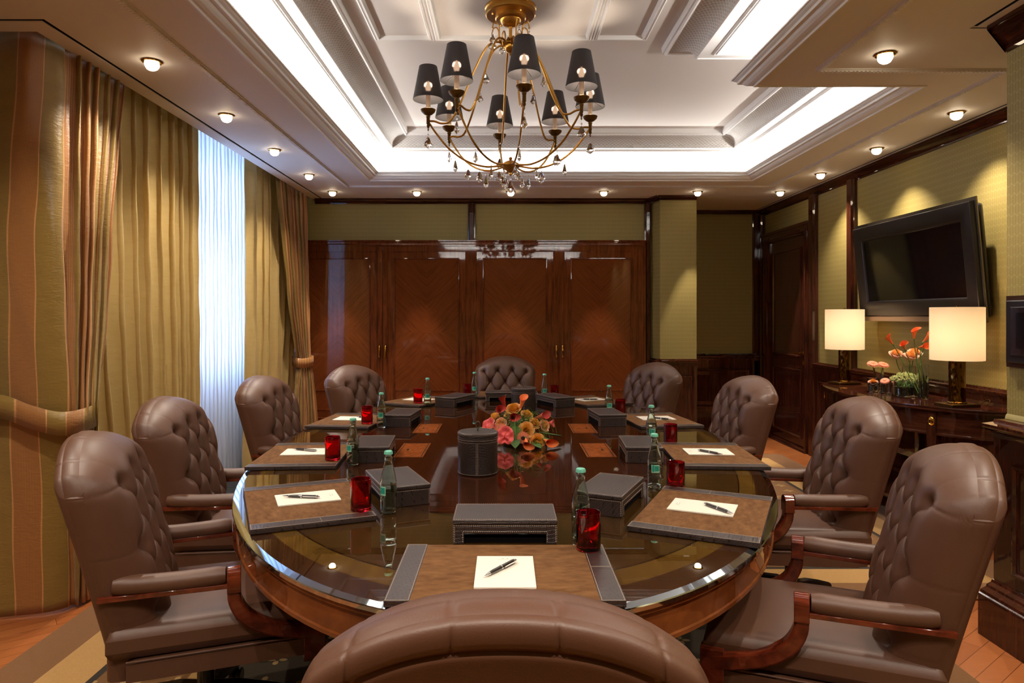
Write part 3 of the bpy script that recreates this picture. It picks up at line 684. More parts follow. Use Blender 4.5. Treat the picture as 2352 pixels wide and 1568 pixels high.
mb = MB(); prof = [(-.012, TOP - .017), (-.008, TOP - .020), (-.008, TOP - .030), (-.018, TOP - .036), (-.018, TOP - .098), (-.014, TOP - .102), (-.014, TOP - .112), (-.03, TOP - .115), (-.30, TOP - .115)]
mb.add([ell(k, d, z) for d, z in prof for k in range(NS)], [(j * NS + k, j * NS + (k + 1) % NS, (j + 1) * NS + (k + 1) % NS, (j + 1) * NS + k) for j in range(len(prof) - 1) for k in range(NS)])
mb.build('apron', 'apron', tb, sharp=25)
for sy in (-1, 1):
    mb = MB(); mb.lathe([(.50, .009), (.50, .05), (.46, .07), (.42, .09), (.36, .11), (.34, .14), (.34, .58), (.37, .61), (.42, .63), (.42, .646)], 40, cap0=True, cap1=True, mx=T(0, sy * 1.05, 0) @ Matrix.Diagonal((.8, 1, 1, 1)))
    mb.build('pedestal', 'mahog', tb)
for sx in (-1, 1):
    for (y0, y1) in ((3.20, 3.55), (3.86, 4.19)):
        x0, x1 = (.385, .525) if sx > 0 else (-.525, -.385)
        mb = MB(); y0 -= TY; y1 -= TY
        mb.box(x0, x1, y0, y1, TOP - .0008, TOP + .0004, 0)
        mb.frame((0, 0, TOP + .0004), (1, 0, 0), (0, 1, 0), (0, 0, 1), x0 + .008, x1 - .008, y0 + .008, y1 - .008, [(0, 0), (.001, .0003), (.003, .0003), (.004, 0)], 1)
        mb.box(x0 + .04 if sx < 0 else x1 - .05, x0 + .05 if sx < 0 else x1 - .04, (y0 + y1) / 2 - .02, (y0 + y1) / 2 + .02, TOP + .0004, TOP + .0007, 1)
        mb.box(x0, x1, y1 - .002, y1 + .003, TOP - .0005, TOP + .0007, 1)
        mb.build('cable_flap', ['flap', 'blackgap'], tb)

# ================================================================== CHAIRS
BT = [(x, .918 - .012 * (abs(x) > .1)) for x in (-.198, -.067, .067, .198)]
ROWS = [BT, [(x, .815) for x in (-.133, 0, .133)], [(x, .712) for x in (-.196, -.066, .066, .196)], [(x, .608) for x in (-.130, 0, .130)], [(x, .505) for x in (-.190, -.064, .064, .190)]]
SEGS = []
for r in range(4):
    for (x, z) in ROWS[r]:
        for (x2, z2) in ROWS[r + 1]:
            if abs(x - x2) < .09: SEGS.append((x, z, x2, z2))
SEGO = []
for (x, z) in BT: SEGO.append((x, z, x * 1.04, z + .2))
for r in (0, 2, 4):
    for q in (0, -1):
        x, z = ROWS[r][q]; SEGO.append((x, z, x * 1.18, z - .006)); SEGO.append((x * 1.18, z - .006, x * 1.6, z - .035))
for x in (-.13, 0, .13): SEGS.append((x, .608, x, .44)) if False else None
ALLB = [p for r in ROWS for p in r]
def segd(px, pz, s):
    x1, z1, x2, z2 = s; dx, dz = x2 - x1, z2 - z1; t = max(0, min(1, ((px - x1) * dx + (pz - z1) * dz) / (dx * dx + dz * dz)))
    return math.hypot(px - x1 - t * dx, pz - z1 - t * dz)
def halfw(v): return .232 + .048 * min(1, v / .75) ** .8
Z0B = .318
def ztop(u):
    a = abs(u); return 1.028 - .105 * a ** 2.3 - .035 * max(0, (a - .9) / .1) ** 2
def backpt(u, v, front=True):
    zt = ztop(u); z = Z0B + v * (zt - Z0B); vv = max(0, z - .4) / .628
    x = u * halfw(vv)
    es = (1 - abs(u)) * halfw(vv); et = zt - z
    e = min(es, et)
    q = lambda e, R: max(0, 1 - (1 - min(e / R, 1)) ** 3) ** .48
    lean = -.235 - .155 * (max(0, z - .40) / .628) ** 1.1
    if front:
        R = .125; t = .045 + .105 * q(es, R) * q(et, .135)
        y = lean + t
    else: y = lean - .026 * q(e, .045) + (0.006 * math.exp(-((e - .042) / .004) ** 2))
    return [x, y, z]
def tuft(x, z):
    dc = min(segd(x, z, s) for s in SEGS); db = min(math.hypot(x - a, z - b) for a, b in ALLB)
    d = +.0075 * math.exp(-(dc / .0034) ** 2) + .011 * math.exp(-dc / .018) + .038 * math.exp(-(db / .021) ** 1.25)
    do = min(segd(x, z, s) for s in SEGO); d += .0030 * math.exp(-(do / .0028) ** 2) + .0008 * math.exp(-do / .012)
    return d
def backrest_mesh():
    nu, nv = 121, 128
    us = [math.sin((-1 + 2 * i / (nu - 1)) * PI / 2) * .45 + (-1 + 2 * i / (nu - 1)) * .55 for i in range(nu)]
    vs1 = [1 - (1 - j / (nv - 1)) ** 1.5 for j in range(nv)]
    pts = [[Vector(backpt(u, v)) for u in us] for v in vs1]
    mb = MB(); out = []
    for j in range(nv):
        for i in range(nu):
            p = pts[j][i]
            a = pts[j][min(i + 1, nu - 1)] - pts[j][max(i - 1, 0)]; b = pts[min(j + 1, nv - 1)][i] - pts[max(j - 1, 0)][i]
            n = a.cross(b)
            n = n.normalized() if n.length > 1e-9 else Vector((0, 1, 0))
            if n.y < 0: n = -n
            edge = min(i, nu - 1 - i, nv - 1 - j)
            uu = us[i]; ee = min((1 - abs(uu)) * .27, ztop(uu) - p.z); tt = max(0, min(1, ee / .07)); k = .3 + .7 * tt * tt * (3 - 2 * tt)
            puff = .012 if p.z > .5 else .012 * max(0, (p.z - .4) / .1)
            out.append(tuple(p + n * k * (puff - tuft(p.x, p.z) * min(1, max(0, (p.z - .43) / .05)))))
    fs = [(j * nu + i, j * nu + i + 1, (j + 1) * nu + i + 1, (j + 1) * nu + i) for j in range(nv - 1) for i in range(nu - 1)]
    # rear, finer towards the rim so that the welt shows
    n0 = len(out); ru, rv = 141, 71
    us2 = [math.sin((-1 + 2 * i / (ru - 1)) * PI / 2) * .6 + (-1 + 2 * i / (ru - 1)) * .4 for i in range(ru)]
    vs2 = [1 - (1 - j / (rv - 1)) ** 1.9 for j in range(rv)]
    for v in vs2:
        for u in us2:
            p = backpt(u, v, False)
            et = ztop(u) - p[2]
            if et < .042:
                for (bx, bz) in BT:
                    p[1] += .004 * math.exp(-((p[0] - bx * 1.04) / .003) ** 2)
            out.append(tuple(p))
    fs += [(n0 + j * ru + i, n0 + (j + 1) * ru + i, n0 + (j + 1) * ru + i + 1, n0 + j * ru + i + 1) for j in range(rv - 1) for i in range(ru - 1)]
    mb.add(out, fs)
    # band joining the two along the rim
    rimf = {}
    for j in range(nv): rimf[(-1, vs1[j])] = out[j * nu]; rimf[(1, vs1[j])] = out[j * nu + nu - 1]
    for i in range(nu): rimf[(us[i], 1)] = out[(nv - 1) * nu + i]
    us[0], us[-1] = -1, 1; rimf[(-1, 1)] = out[(nv - 1) * nu]; rimf[(1, 1)] = out[nv * nu - 1]
    per = [(-1, v) for v in vs1] + [(u, 1) for u in us] + [(1, v) for v in vs1[::-1]]
    band = []
    for (u, v) in per:
        f = rimf[(u, v)]; r = backpt(u, v, False); x, y, z = f
        ox = .003 * u if abs(u) == 1 else 0; oz = .003 - .004 * sum(math.exp(-((x - bx * 1.04) / .003) ** 2) for bx, _z in BT) if v == 1 else 0
        band += [tuple(f), (x + ox, lerp(f[1], r[1], .3), z + oz), (x + ox, lerp(f[1], r[1], .75), z + oz), tuple(r)]
    fs = [(k * 4 + j, k * 4 + j + 1, (k + 1) * 4 + j + 1, (k + 1) * 4 + j) for k in range(len(per) - 1) for j in range(3)]
    mb.add(band, fs)
    return mb
def rbox(mb, x0, x1, y0, y1, z0, z1, r, crown_=0., nx=28, ny=28, mi=0):
    """rounded cushion block"""
    cx, cy, cz = (x0 + x1) / 2, (y0 + y1) / 2, (z0 + z1) / 2; hx, hy, hz = (x1 - x0) / 2, (y1 - y0) / 2, (z1 - z0) / 2
    def side(sz):
        def fn(u, v):
            a, b = 2 * u - 1, 2 * v - 1
            a = math.sin(a * PI / 2) * .6 + a * .4; b = math.sin(b * PI / 2) * .6 + b * .4
            ex, ey = (1 - abs(a)) * hx, (1 - abs(b)) * hy
            q = lambda e: math.sqrt(max(0, 1 - (1 - min(e / r, 1)) ** 2))
            return (cx + a * hx, cy + b * hy, cz + sz * (hz - r + r * min(q(ex), q(ey))) + (crown_ * (1 - a * a) * (1 - b * b) if sz > 0 else 0))
        return fn
    mb.grid(side(1), nx, ny, mi); mb.grid(side(-1), nx, ny, mi, flip=True)
    zt, zb = cz + hz - r, cz - hz + r
    for (a, b) in (((x0, y0), (x1, y0)), ((x1, y0), (x1, y1)), ((x1, y1), (x0, y1)), ((x0, y1), (x0, y0))):
        mb.add([(a[0], a[1], zb), (b[0], b[1], zb), (b[0], b[1], zt), (a[0], a[1], zt)], [(0, 1, 2, 3)], mi)
def make_chair():
    t = thing('conference_chair', 'x', 'chair', (0, 0, 0), 0, 'brown leather conference chairs')
    br = backrest_mesh().build('backrest', 'leather', t, sharp=60)
    first = None
    for (x, z) in ALLB[:14]:
        # seat the button on the dimple floor
        vv = max(0, z - .4) / .628; u = x / halfw(vv); v = (z - Z0B) / (ztop(u) - Z0B); p = backpt(u, v)
        if first is None:
            mb = MB(); mb.lathe([(.0095, -.008), (.0115, 0), (.0095, .0035), (.005, .006), (0, .007)], 12, mx=Matrix.Rotation(-PI / 2, 4, 'X')); b = mb.build('button', 'leather', br); first = b
        else:
            b = first.copy(); COL.objects.link(b); b.parent = br
        b.location = (x, p[1] - .036, z)
    # seat
    mb = MB(); rbox(mb, -.262, .262, -.255, .365, .385, .482, .030, .012); mb.build('seat', 'leather', t, sharp=50)
    mb = MB(); rbox(mb, -.266, .266, -.20, .358, .315, .387, .010, 0, 12, 12)
    mb.tube([(-.267, -.2, .386), (-.267, .359, .386), (.267, .359, .386), (.267, -.2, .386)], .0035, 6); mb.build('seat_frame', 'leather', t, sharp=50)
    for s in (-1, 1):
        # armrest pad, thin rail under it
        n = 14; mb = MB(); pts = []; rs = []
        for k in range(n):
            f = k / (n - 1); y = lerp(-.235, .075, f); pts.append((s * (.250 + .018 * f), y, .612 - .005 * math.sin(f * PI))); rs.append(.030 * (1 if 0 < k < n - 1 else .82))
        mb.tube(pts, rs, 16, aspect=1.0)
        mb.tube([(s * .255, -.24, .643), (s * .284, .074, .643)], .0285, 12, aspect=1., up=(0, 0, 1)) if False else None
        mb.build('armrest', 'leather', t, sharp=60)
        mb = MB()
        # flat wooden rail beneath the pad
        a = s * .250; b = s * .268
        mb.add([(a - .024, -.275, .572), (a + .024, -.275, .572), (b + .026, .08, .577), (b - .026, .08, .577), (a - .024, -.275, .588), (a + .024, -.275, .588), (b + .026, .08, .591), (b - .026, .08, .591)],
               [(0, 1, 2, 3), (4, 7, 6, 5), (0, 4, 5, 1), (1, 5, 6, 2), (2, 6, 7, 3), (3, 7, 4, 0)])
        # fluted knuckle
        kn = []
        for k in range(25):
            an = PI * k / 24; rr = .030 * (1 + .05 * math.cos(an * 9)); kn.append((math.cos(an) * rr * 1.0, math.sin(an) * .030 + .0))
        prof = [(x, z + .606) for x, z in kn] + [(-.030, .562), (.030, .562)]
        n = len(prof); mb.add([(b + x, y, z) for y in (.078, .118) for x, z in prof], [(i, (i + 1) % n, n + (i + 1) % n, n + i) for i in range(n)] + [tuple(range(n)), tuple(range(2 * n - 1, n - 1, -1))])
        # curved support sweeping down and forward
        cp = spline([(b, .098, .585), (b, .102, .53), (b - s * .002, .135, .475), (b - s * .004, .20, .435), (b - s * .006, .28, .412), (b - s * .008, .35, .40)], 22)
        w_ = [lerp(.030, .036, k / 21) for k in range(22)]
        vs_ = []
        for k, p in enumerate(cp):
            d = (cp[min(k + 1, 21)] - cp[max(k - 1, 0)]).normalized(); nn = Vector((0, -d.z, d.y)); hw = .024; ht = lerp(.019, .026, k / 21)
            for (a2, b2) in ((-1, -.7), (-.75, -1), (.75, -1), (1, -.7), (1, .7), (.75, 1), (-.75, 1), (-1, .7)):
                vs_.append(tuple(p + Vector((a2 * hw, 0, 0)) + nn * b2 * ht))
        mb.add(vs_, [(k * 8 + j, k * 8 + (j + 1) % 8, (k + 1) * 8 + (j + 1) % 8, (k + 1) * 8 + j) for k in range(21) for j in range(8)] + [tuple(range(8)), tuple(range(175, 167, -1))])
        mb.box(b - s * .008 - .024, b - s * .008 + .024, .305, .372, .31, .44)
        mb.build('arm_support', 'chairwood', t, bevel=.002)
    # swivel base
    bs = MB(); bs.lathe([(.028, .10), (.028, .30), (.07, .315), (.07, .318)], 20, cap0=True, cap1=True)
    for k in range(5):
        a = 2 * PI * k / 5 + PI / 2; c, s_ = math.cos(a), math.sin(a)
        pts = [(c * r, s_ * r, z) for r, z in ((.02, .135), (.10, .130), (.2, .105), (.29, .078))]
        bs.tube(pts, [.030, .026, .022, .018], 8)
    b = bs.build('swivel_base', 'baseblack', t)
    for k in range(5):
        a = 2 * PI * k / 5 + PI / 2; c, s_ = math.cos(a), math.sin(a)
        mb = MB(); mb.lathe([(0, -.022), (.026, -.022), (.029, -.018), (.029, -.004), (.012, -.004), (.012, .004), (.029, .004), (.029, .018), (.026, .022), (0, .022)], 18, mx=T(c * .29, s_ * .29, .03) @ rotz(a) @ Matrix.Rotation(PI / 2, 4, 'X'))
        mb.tube([(c * .29, s_ * .29, .03), (c * .29, s_ * .29, .08)], .008, 8)
        mb.build('caster', 'baseblack', b)
    return t
CH = [((0, .958), 90, 'brown leather chair seen from behind, at the near end of the table'),
      ((-1.315, 2.23), 20, 'brown buttoned leather armchair nearest the camera on the left side of the table'),
      ((-1.56, 3.20), 6, 'brown buttoned leather armchair on the left, second from the camera, before the gold curtain'),
      ((-1.515, 4.32), -5, 'brown buttoned leather armchair on the left in front of the white sheer window'),
      ((-1.155, 5.25), -27, 'brown buttoned leather armchair at the far left, before the wardrobe, edged in blue daylight'),
      ((0, 6.39), -90, 'brown buttoned leather chair at the far end of the table, facing the camera'),
      ((1.31, 2.01), 158, 'brown buttoned leather armchair nearest the camera on the right side of the table'),
      ((1.66, 3.20), 175, 'brown buttoned leather armchair on the right, second from the camera, before the console table'),
      ((1.53, 4.32), 186, 'brown buttoned leather armchair on the right in front of the panelled door'),
      ((1.207, 5.55), 207, 'brown buttoned leather armchair at the far right, before the wallpapered pier')]
ch0 = make_chair()
for k, ((x, y), deg, lab) in enumerate(CH):
    a = math.radians(deg); ox, oy = x + .31 * math.cos(a), y + .31 * math.sin(a)
    rz = a - PI / 2
    if k == 0: ch0.location = (ox, oy, .009); ch0.rotation_euler = (0, 0, rz); ch0['label'] = lab
    else: copy_tree(ch0, (ox, oy, .009), rz, lab)

# ================================================================== PLACE SETTINGS
TOP = .7608
SE = {'N': ((0, 1.735), 90), 'L1': ((-.698, 2.382), 23), 'L2': ((-.94, 3.2), 4), 'L3': ((-.955, 4.25), -6), 'L4': ((-.66, 5.23), -27), 'F': ((0, 5.68), -90),
      'R1': ((.664, 2.263), 155), 'R2': ((.96, 3.2), 177), 'R3': ((.95, 4.27), 187), 'R4': ((.658, 5.23), 207)}
WHERE = {'N': "the near end seat", 'L1': 'the nearest left seat', 'L2': 'the second left seat', 'L3': 'the third left seat', 'L4': 'the farthest left seat', 'F': 'the far end seat',
         'R1': 'the nearest right seat', 'R2': 'the second right seat', 'R3': 'the third right seat', 'R4': 'the farthest right seat'}
BW, BD, BH = .275, .192, .016
bl = thing('desk_blotter', '', 'desk pad', (0, 0, 0), 0, 'leather desk blotters')
mb = MB(); mb.box(-BW, BW, -BD, BD, 0, BH - .002, 0); mb.build('board', 'croc', bl, bevel=.002)
mb = MB(); mb.box(-BW + .055, BW - .055, -BD + .002, BD - .002, BH - .003, BH - .001, 0)
mb.build('suede_panel', 'suede', bl)
for s in (-1, 1):
    x0, x1 = (-BW, -BW + .058) if s < 0 else (BW - .058, BW)
    mb = MB(); mb.box(x0, x1, -BD, BD, BH - .003, BH, 0)
    for xx in (x0 + .003, x1 - .003): mb.box(xx - .0004, xx + .0004, -BD + .003, BD - .003, BH, BH + .0006, 1)
    for yy in (-BD + .003, BD - .003) + ((.02,) if s > 0 else ()): mb.box(x0 + .003, x1 - .003, yy - .0004, yy + .0004, BH, BH + .0006, 1)
    mb.build('crocodile_side_strip', ['croc', 'stitch'], bl)
pad = MB(); pad.box(-.074, .074, -.105, .105, 0, .004, 0)
for dx in (-.006, .006): pad.box(dx - .002, dx + .002, .084, .088, .004, .0042, 1)
pad.box(-.018, .018, .078, .079, .004, .0042, 1)
pad0 = pad.build('notepad', ['paper_w', 'ink']); tag(pad0, '', 'notepad', 'cream notepads')
# pen along local X, clip on the +X half
pen0 = thing('ballpoint_pen', '', 'pen', (0, 0, 0), 0, 'black and chrome pens')
RY = Matrix.Rotation(PI / 2, 4, 'Y')
mb = MB(); mb.lathe([(.0045, -.046), (.0056, -.03), (.0058, 0), (.0056, .05), (.0052, .056)], 14, cap0=True, cap1=True, mx=T(0, 0, .0062) @ RY); mb.build('barrel', 'penblack', pen0)
mb = MB(); mb.lathe([(.0006, -.069), (.0012, -.066), (.0030, -.055), (.0046, -.046)], 12, cap0=True, cap1=True, mx=T(0, 0, .0062) @ RY); mb.build('tip', 'chrome', pen0)
mb = MB(); mb.lathe([(.006, -.001), (.0063, 0), (.0063, .003), (.006, .004)], 14, mx=T(0, 0, .0062) @ RY); mb.build('centre_band', 'chrome', pen0)
mb = MB(); mb.lathe([(.0053, .054), (.0053, .060), (.003, .061), (.003, .067), (0, .067)], 12, mx=T(0, 0, .0062) @ RY); mb.build('push_button', 'chrome', pen0)
mb = MB(); mb.box(.008, .058, -.0085, -.0072, .006, .0085); mb.box(.052, .058, -.0080, -.003, .006, .0085); mb.build('clip', 'chrome', pen0)
# leather box
bx0 = thing('leather_box', '', 'box', (0, 0, 0), 0, 'stitched crocodile leather boxes')
HX, HY, HB = .1525, .085, .070
mb = MB()
def slotbox(mb, hx, hy, z0, z1):
    mb.box(-hx, -hx * .80, -hy, hy, z0, z1); mb.box(hx * .80, hx, -hy, hy, z0, z1)
    mb.box(-hx * .80, hx * .80, -hy, hy, .028, z1); mb.box(-hx * .80, hx * .80, -hy + .012, hy - .012, z0, .028, 1)
slotbox(mb, HX - .003, HY - .003, 0, .056); mb.build('body', ['croc', 'blackgap'], bx0)
mb = MB(); mb.box(-HX, HX, -HY, HY, .056, HB); mb.build('lid', 'croc', bx0, bevel=.003)
mb = MB()
def dash(mb, p, q, th=.0008, pitch=.006):
    p, q = Vector(p), Vector(q); d = q - p; n = max(2, int(d.length / pitch)); d.normalize(); Ln = (q - p).length
    for k in range(n):
        a = p + d * (k + .2) * Ln / n; b = p + d * (k + .8) * Ln / n
        mb.tube([a, b], th, 4, caps=False)
c = HX - .003; e_ = HY - .003
for s in (-1, 1):
    dash(mb, (-c, s * e_, HB + .0003), (c, s * e_, HB + .0003)); dash(mb, (s * c, -e_, HB + .0003), (s * c, e_, HB + .0003))
    dash(mb, (-c, s * (e_ + .0004), .052), (c, s * (e_ + .0004), .052)); dash(mb, (s * (c + .0004), -e_, .052), (s * (c + .0004), e_, .052))
    for s2 in (-1, 1): dash(mb, (s * (c - .003), s2 * (e_ + .0004), .004), (s * (c - .003), s2 * (e_ + .0004), .05)); dash(mb, (s * (c + .0004), s2 * (e_ - .003), .004), (s * (c + .0004), s2 * (e_ - .003), .05))
    dash(mb, (-c * .82, s * (e_ + .0004), .035), (c * .82, s * (e_ + .0004), .035))
    for s2 in (-1, 1): dash(mb, (s2 * c * .82, s * (e_ + .0004), .004), (s2 * c * .82, s * (e_ + .0004), .034))
mb.build('stitching', 'stitch', bx0)
# bottle (0.2 l, crown cap)
bt0 = thing('water_bottle', '', 'bottle', (0, 0, 0), 0, 'small glass water bottles')
mb = MB(); fl_ = lambda a: 1
pr = [(0, .003), (.018, .001), (.0235, .002), (.0262, .007), (.0268, .02), (.0272, .05), (.0278, .052), (.0278, .055), (.0270, .057), (.0268, .098), (.0276, .10), (.0276, .104), (.0266, .108), (.0245, .122), (.0195, .143), (.0155, .160), (.0132, .172), (.0128, .180), (.0136, .182), (.0136, .185), (.0125, .187), (.0125, .201), (.0112, .202), (.0108, .200), (.0108, .180), (.0115, .172), (.0175, .143), (.0225, .122), (.0246, .104), (.0248, .05), (.0245, .012), (.020, .007), (0, .006)]
mb.lathe(pr, 28); mb.build('glass_body', 'bottleglass', bt0)
mb = MB(); mb.lathe([(.0135, .196), (.0148, .1965), (.0142, .203), (.0128, .2065), (.010, .208), (0, .2084)], 24, fn=lambda a: 1 + .03 * math.cos(a * 12)); mb.build('crown_cap', 'cap', bt0)
mb = MB()
def arc(mb, r, a0, a1, z0, z1, mi=0, n=12):
    mb.grid(lambda u, v: (r * math.cos(lerp(a0, a1, u)), r * math.sin(lerp(a0, a1, u)), lerp(z0, z1, v)), n, 2, mi)
arc(mb, .0273, -2.2, -1.0, .062, .092, 1); arc(mb, .0275, -1.75, -1.1, .068, .088, 0); arc(mb, .0275, -2.1, -1.8, .066, .090, 0)
arc(mb, .0273, .9, 2.2, .062, .092, 1)
mb.build('label', ['teal', 'mintlabel'], bt0)
# red tumbler
gl0 = MB(); gl0.lathe([(0, 0), (.031, 0), (.0335, .003), (.034, .012), (.034, .104), (.0332, .105), (.0318, .104), (.0315, .016), (.029, .012), (0, .011)], 40)
gl0 = gl0.build('red_tumbler', 'redglass'); tag(gl0, '', 'glass', 'red glass tumblers')

GP = {'N': (.23, 1.885), 'L1': (-.474, 2.268), 'L2': (-.769, 3.06), 'L3': (-.827, 4.09), 'L4': (-.645, 5.06), 'F': (-.31, 5.60), 'R4': (.395, 5.48), 'R3': (.77, 4.56), 'R2': (.852, 3.515), 'R1': (.651, 2.604)}
BP = {'N': (.225, 2.03), 'L1': (-.392, 2.295), 'L2': (-.675, 3.03), 'L3': (-.732, 4.04), 'L4': (-.568, 5.0), 'F': (-.247, 5.52), 'R4': (.31, 5.36), 'R3': (.682, 4.476), 'R2': (.743, 3.467), 'R1': (.575, 2.629)}
PEN = {'N': ((-.048, 1.667), (.026, 1.771)), 'L1': ((-.783, 2.407), (-.651, 2.395)), 'L2': ((-1.012, 3.264), (-.89, 3.222)), 'L3': ((-.93, 4.30), (-.82, 4.24)),
       'R1': ((.734, 2.187), (.673, 2.317)), 'R2': ((1.0, 3.131), (.914, 3.243)), 'R3': ((1.02, 4.20), (.92, 4.27)), 'R4': ((.589, 5.21), (.70, 5.21))}
used = set()
def put(o, key, loc, rz, label):
    if key in used: return copy_tree(o, loc, rz, label)
    used.add(key); o.location = loc; o.rotation_euler = (0, 0, rz); o['label'] = label; return o
for k, ((x, y), deg) in SE.items():
    a = math.radians(deg); rz = a - PI / 2; fx, fy = math.cos(a), math.sin(a); W = WHERE[k]
    put(bl, 'bl', (x, y, TOP), rz, 'brown suede desk blotter with crocodile strips at ' + W)
    px, py = (x - .0 * fx, y - .02) if k == 'N' else (x, y + .03)
    if k != 'F': put(pad0, 'pad', (px, py, TOP + BH), rz, 'cream notepad on the blotter at ' + W)
    put(bx0, 'bx', (x + .325 * fx, y + .325 * fy, TOP), rz, 'dark stitched leather box on the table in front of ' + W)
    gx, gy = GP[k]; dx_, dy_ = gx - x, gy - y; f_ = dx_ * fx + dy_ * fy; r_ = dx_ * fy - dy_ * fx
    on = abs(f_) < BD + .02 and abs(r_) < BW + .02
    if on:   # keep the whole foot on the blotter
        f_ = max(-BD + .035, min(BD - .035, f_)); r_ = max(-BW + .035, min(BW - .035, r_)); gx = x + f_ * fx + r_ * fy; gy = y + f_ * fy - r_ * fx
    put(gl0, 'gl', (gx, gy, TOP + (BH if on else 0)), 0, 'red glass tumbler to the right of the notepad at ' + W)
    lx, ly = BP[k]
    put(bt0, 'bt', (lx, ly, TOP), {'L1': -.75, 'L2': -.6}.get(k, .0), 'mint-capped glass water bottle beside the red tumbler at ' + W)
    if k in PEN:
        (ax, ay), (bx_, by_) = PEN[k]
        put(pen0, 'pen', ((ax + bx_) / 2, (ay + by_) / 2, TOP + BH + .004), math.atan2(by_ - ay, bx_ - ax), 'black ballpoint pen with chrome clip on the notepad at ' + W)

# ================================================================== CANISTERS
def canister(x, y, label):
    mbl = MB(); t = thing('leather_canister', label, 'canister', (x, y, TOP), 0, 'round stitched leather canisters')
    mb = MB(); mb.lathe([(0, 0), (.081, 0), (.083, .003), (.083, .142), (0, .142)], 48); mb.build('body', 'croc', t); body = t.children[0]
    mb = MB(); mb.lathe([(.083, .142), (.085, .143), (.085, .154), (.0835, .155), (.0835, .157), (.085, .158), (.085, .171), (.082, .174), (.0, .174)], 48); lid = mb.build('lid', 'croc', t)
    mb = MB()
    for z, r in ((.006, .0834), (.136, .0834), (.146, .0854), (.168, .0854)):
        n = 90
        for k in range(n): a, b = 2 * PI * (k + .2) / n, 2 * PI * (k + .8) / n; (mb if z < .14 else mbl).tube([(r * math.cos(a), r * math.sin(a), z), (r * math.cos(b), r * math.sin(b), z)], .0005, 4, caps=False)
    for k in range(80): a, b = 2 * PI * (k + .2) / 80, 2 * PI * (k + .8) / 80; mbl.tube([(.080 * math.cos(a), .080 * math.sin(a), .1743), (.080 * math.cos(b), .080 * math.sin(b), .1743)], .0005, 4, caps=False)
    for a in (-1.53, -1.61): dash(mb, (.0836 * math.cos(a), .0836 * math.sin(a), .008), (.0836 * math.cos(a), .0836 * math.sin(a), .135))
    mb.build('stitching', 'stitch', body); mbl.build('stitching', 'stitch', lid)
    mb = MB(); mb.tube([(.0, 0, .173)] + [(.009 * math.sin(q * PI / 6) * (1 if True else 1), 0, .186 + .018 * (1 - math.cos(q * PI / 6)) / 2 * 1.6) for q in range(0, 13)] + [(0, 0, .173)], .0025, 6, aspect=1.); mb.build('pull_loop', 'croc', t)
canister(-.115, 2.883, 'round dark leather canister with loop handle, nearer the camera, beside the flowers')
canister(.126, 4.65, 'round dark leather canister behind the flowers, towards the far end of the table')
# ================================================================== CURTAINS
def plan(pts, n):
    """resample a plan polyline by arc length"""
    P_ = [Vector((*p, 0)) for p in spline([(*p, 0) for p in pts], 60)] if False else spline([(*p, 0) for p in pts], 80)
    acc = [0]
    for k in range(1, len(P_)): acc.append(acc[-1] + (P_[k] - P_[k - 1]).length)
    out = []; j = 0
    for k in range(n):
        s = acc[-1] * k / (n - 1)
        while j < len(acc) - 2 and acc[j + 1] < s: j += 1
        t = (s - acc[j]) / max(1e-9, acc[j + 1] - acc[j]); out.append(P_[j].lerp(P_[j + 1], t))
    return out, acc[-1]
def drape(name, material, levels, width, nz=70, ns=260, parent=None, seed=1, thick=True):
    """levels = [(z, plan points, [(s0, s1, amplitude, folds)], gather function)] from top to bottom"""
    rnd = random.Random(seed); L_ = []
    for (z, pts, folds, wmap) in [q[:4] for q in levels]:
        base, ln = plan(pts, 400); row = []
        for i in range(ns):
            s = i / (ns - 1); q = wmap(s) if wmap else s
            k = min(398, int(q * 399)); t = q * 399 - k; p = base[k].lerp(base[k + 1], t); d = (base[k + 1] - base[k]).normalized(); nn = Vector((-d.y, d.x, 0))
            off = 0; tang = 0
            for (s0, s1, A, nf) in folds:
                if s0 <= s <= s1:
                    f = (s - s0) / (s1 - s0); en = min(1, min(f, 1 - f) * nf * 2 + .0); ph = 2 * PI * nf * f + .5 * math.sin(7.3 * f * nf / 4 + seed) + .3 * math.sin(3.1 * f * nf + seed * 2)
                    off += A * en * (math.sin(ph) + .25 * math.sin(2 * ph + 1)); tang += A * .5 * en * math.sin(2 * ph)
            row.append(p + nn * off + d * tang)
        L_.append((z, row))
    zt, zb = L_[0][0], L_[-1][0]
    mb = MB(); vs_ = []; zz = []
    for j in range(nz):
        z = lerp(zt, zb, j / (nz - 1)); zz.append(z)
        k = 0
        while k < len(L_) - 2 and z < L_[k + 1][0]: k += 1
        t = (L_[k][0] - z) / (L_[k][0] - L_[k + 1][0]); t = max(0, min(1, t))
        e = levels[k][4] if len(levels[k]) > 4 else 1
        t = t ** e
        for i in range(ns):
            p = L_[k][1][i].lerp(L_[k + 1][1][i], t)
            wv = .004 * math.sin(z * 9 + i * .21 + seed) * math.sin(z * 4.3 + i * .05)
            vs_.append((p.x + wv, p.y + wv * .5, z))
    fs = []; uvs = []
    for j in range(nz - 1):
        for i in range(ns - 1):
            fs.append((j * ns + i, j * ns + i + 1, (j + 1) * ns + i + 1, (j + 1) * ns + i))
            u0, u1 = i / (ns - 1) * width, (i + 1) / (ns - 1) * width; uvs.append([(u0, zz[j]), (u1, zz[j]), (u1, zz[j + 1]), (u0, zz[j + 1])])
    mb.add(vs_, fs, 0, uvs)
    o = mb.build(name, material, parent, sharp=180, recalc=False)
    if thick:
        so = o.modifiers.new('cloth_thickness', 'SOLIDIFY'); so.thickness = .003; so.offset = 0
    return o
ZP = 2.93
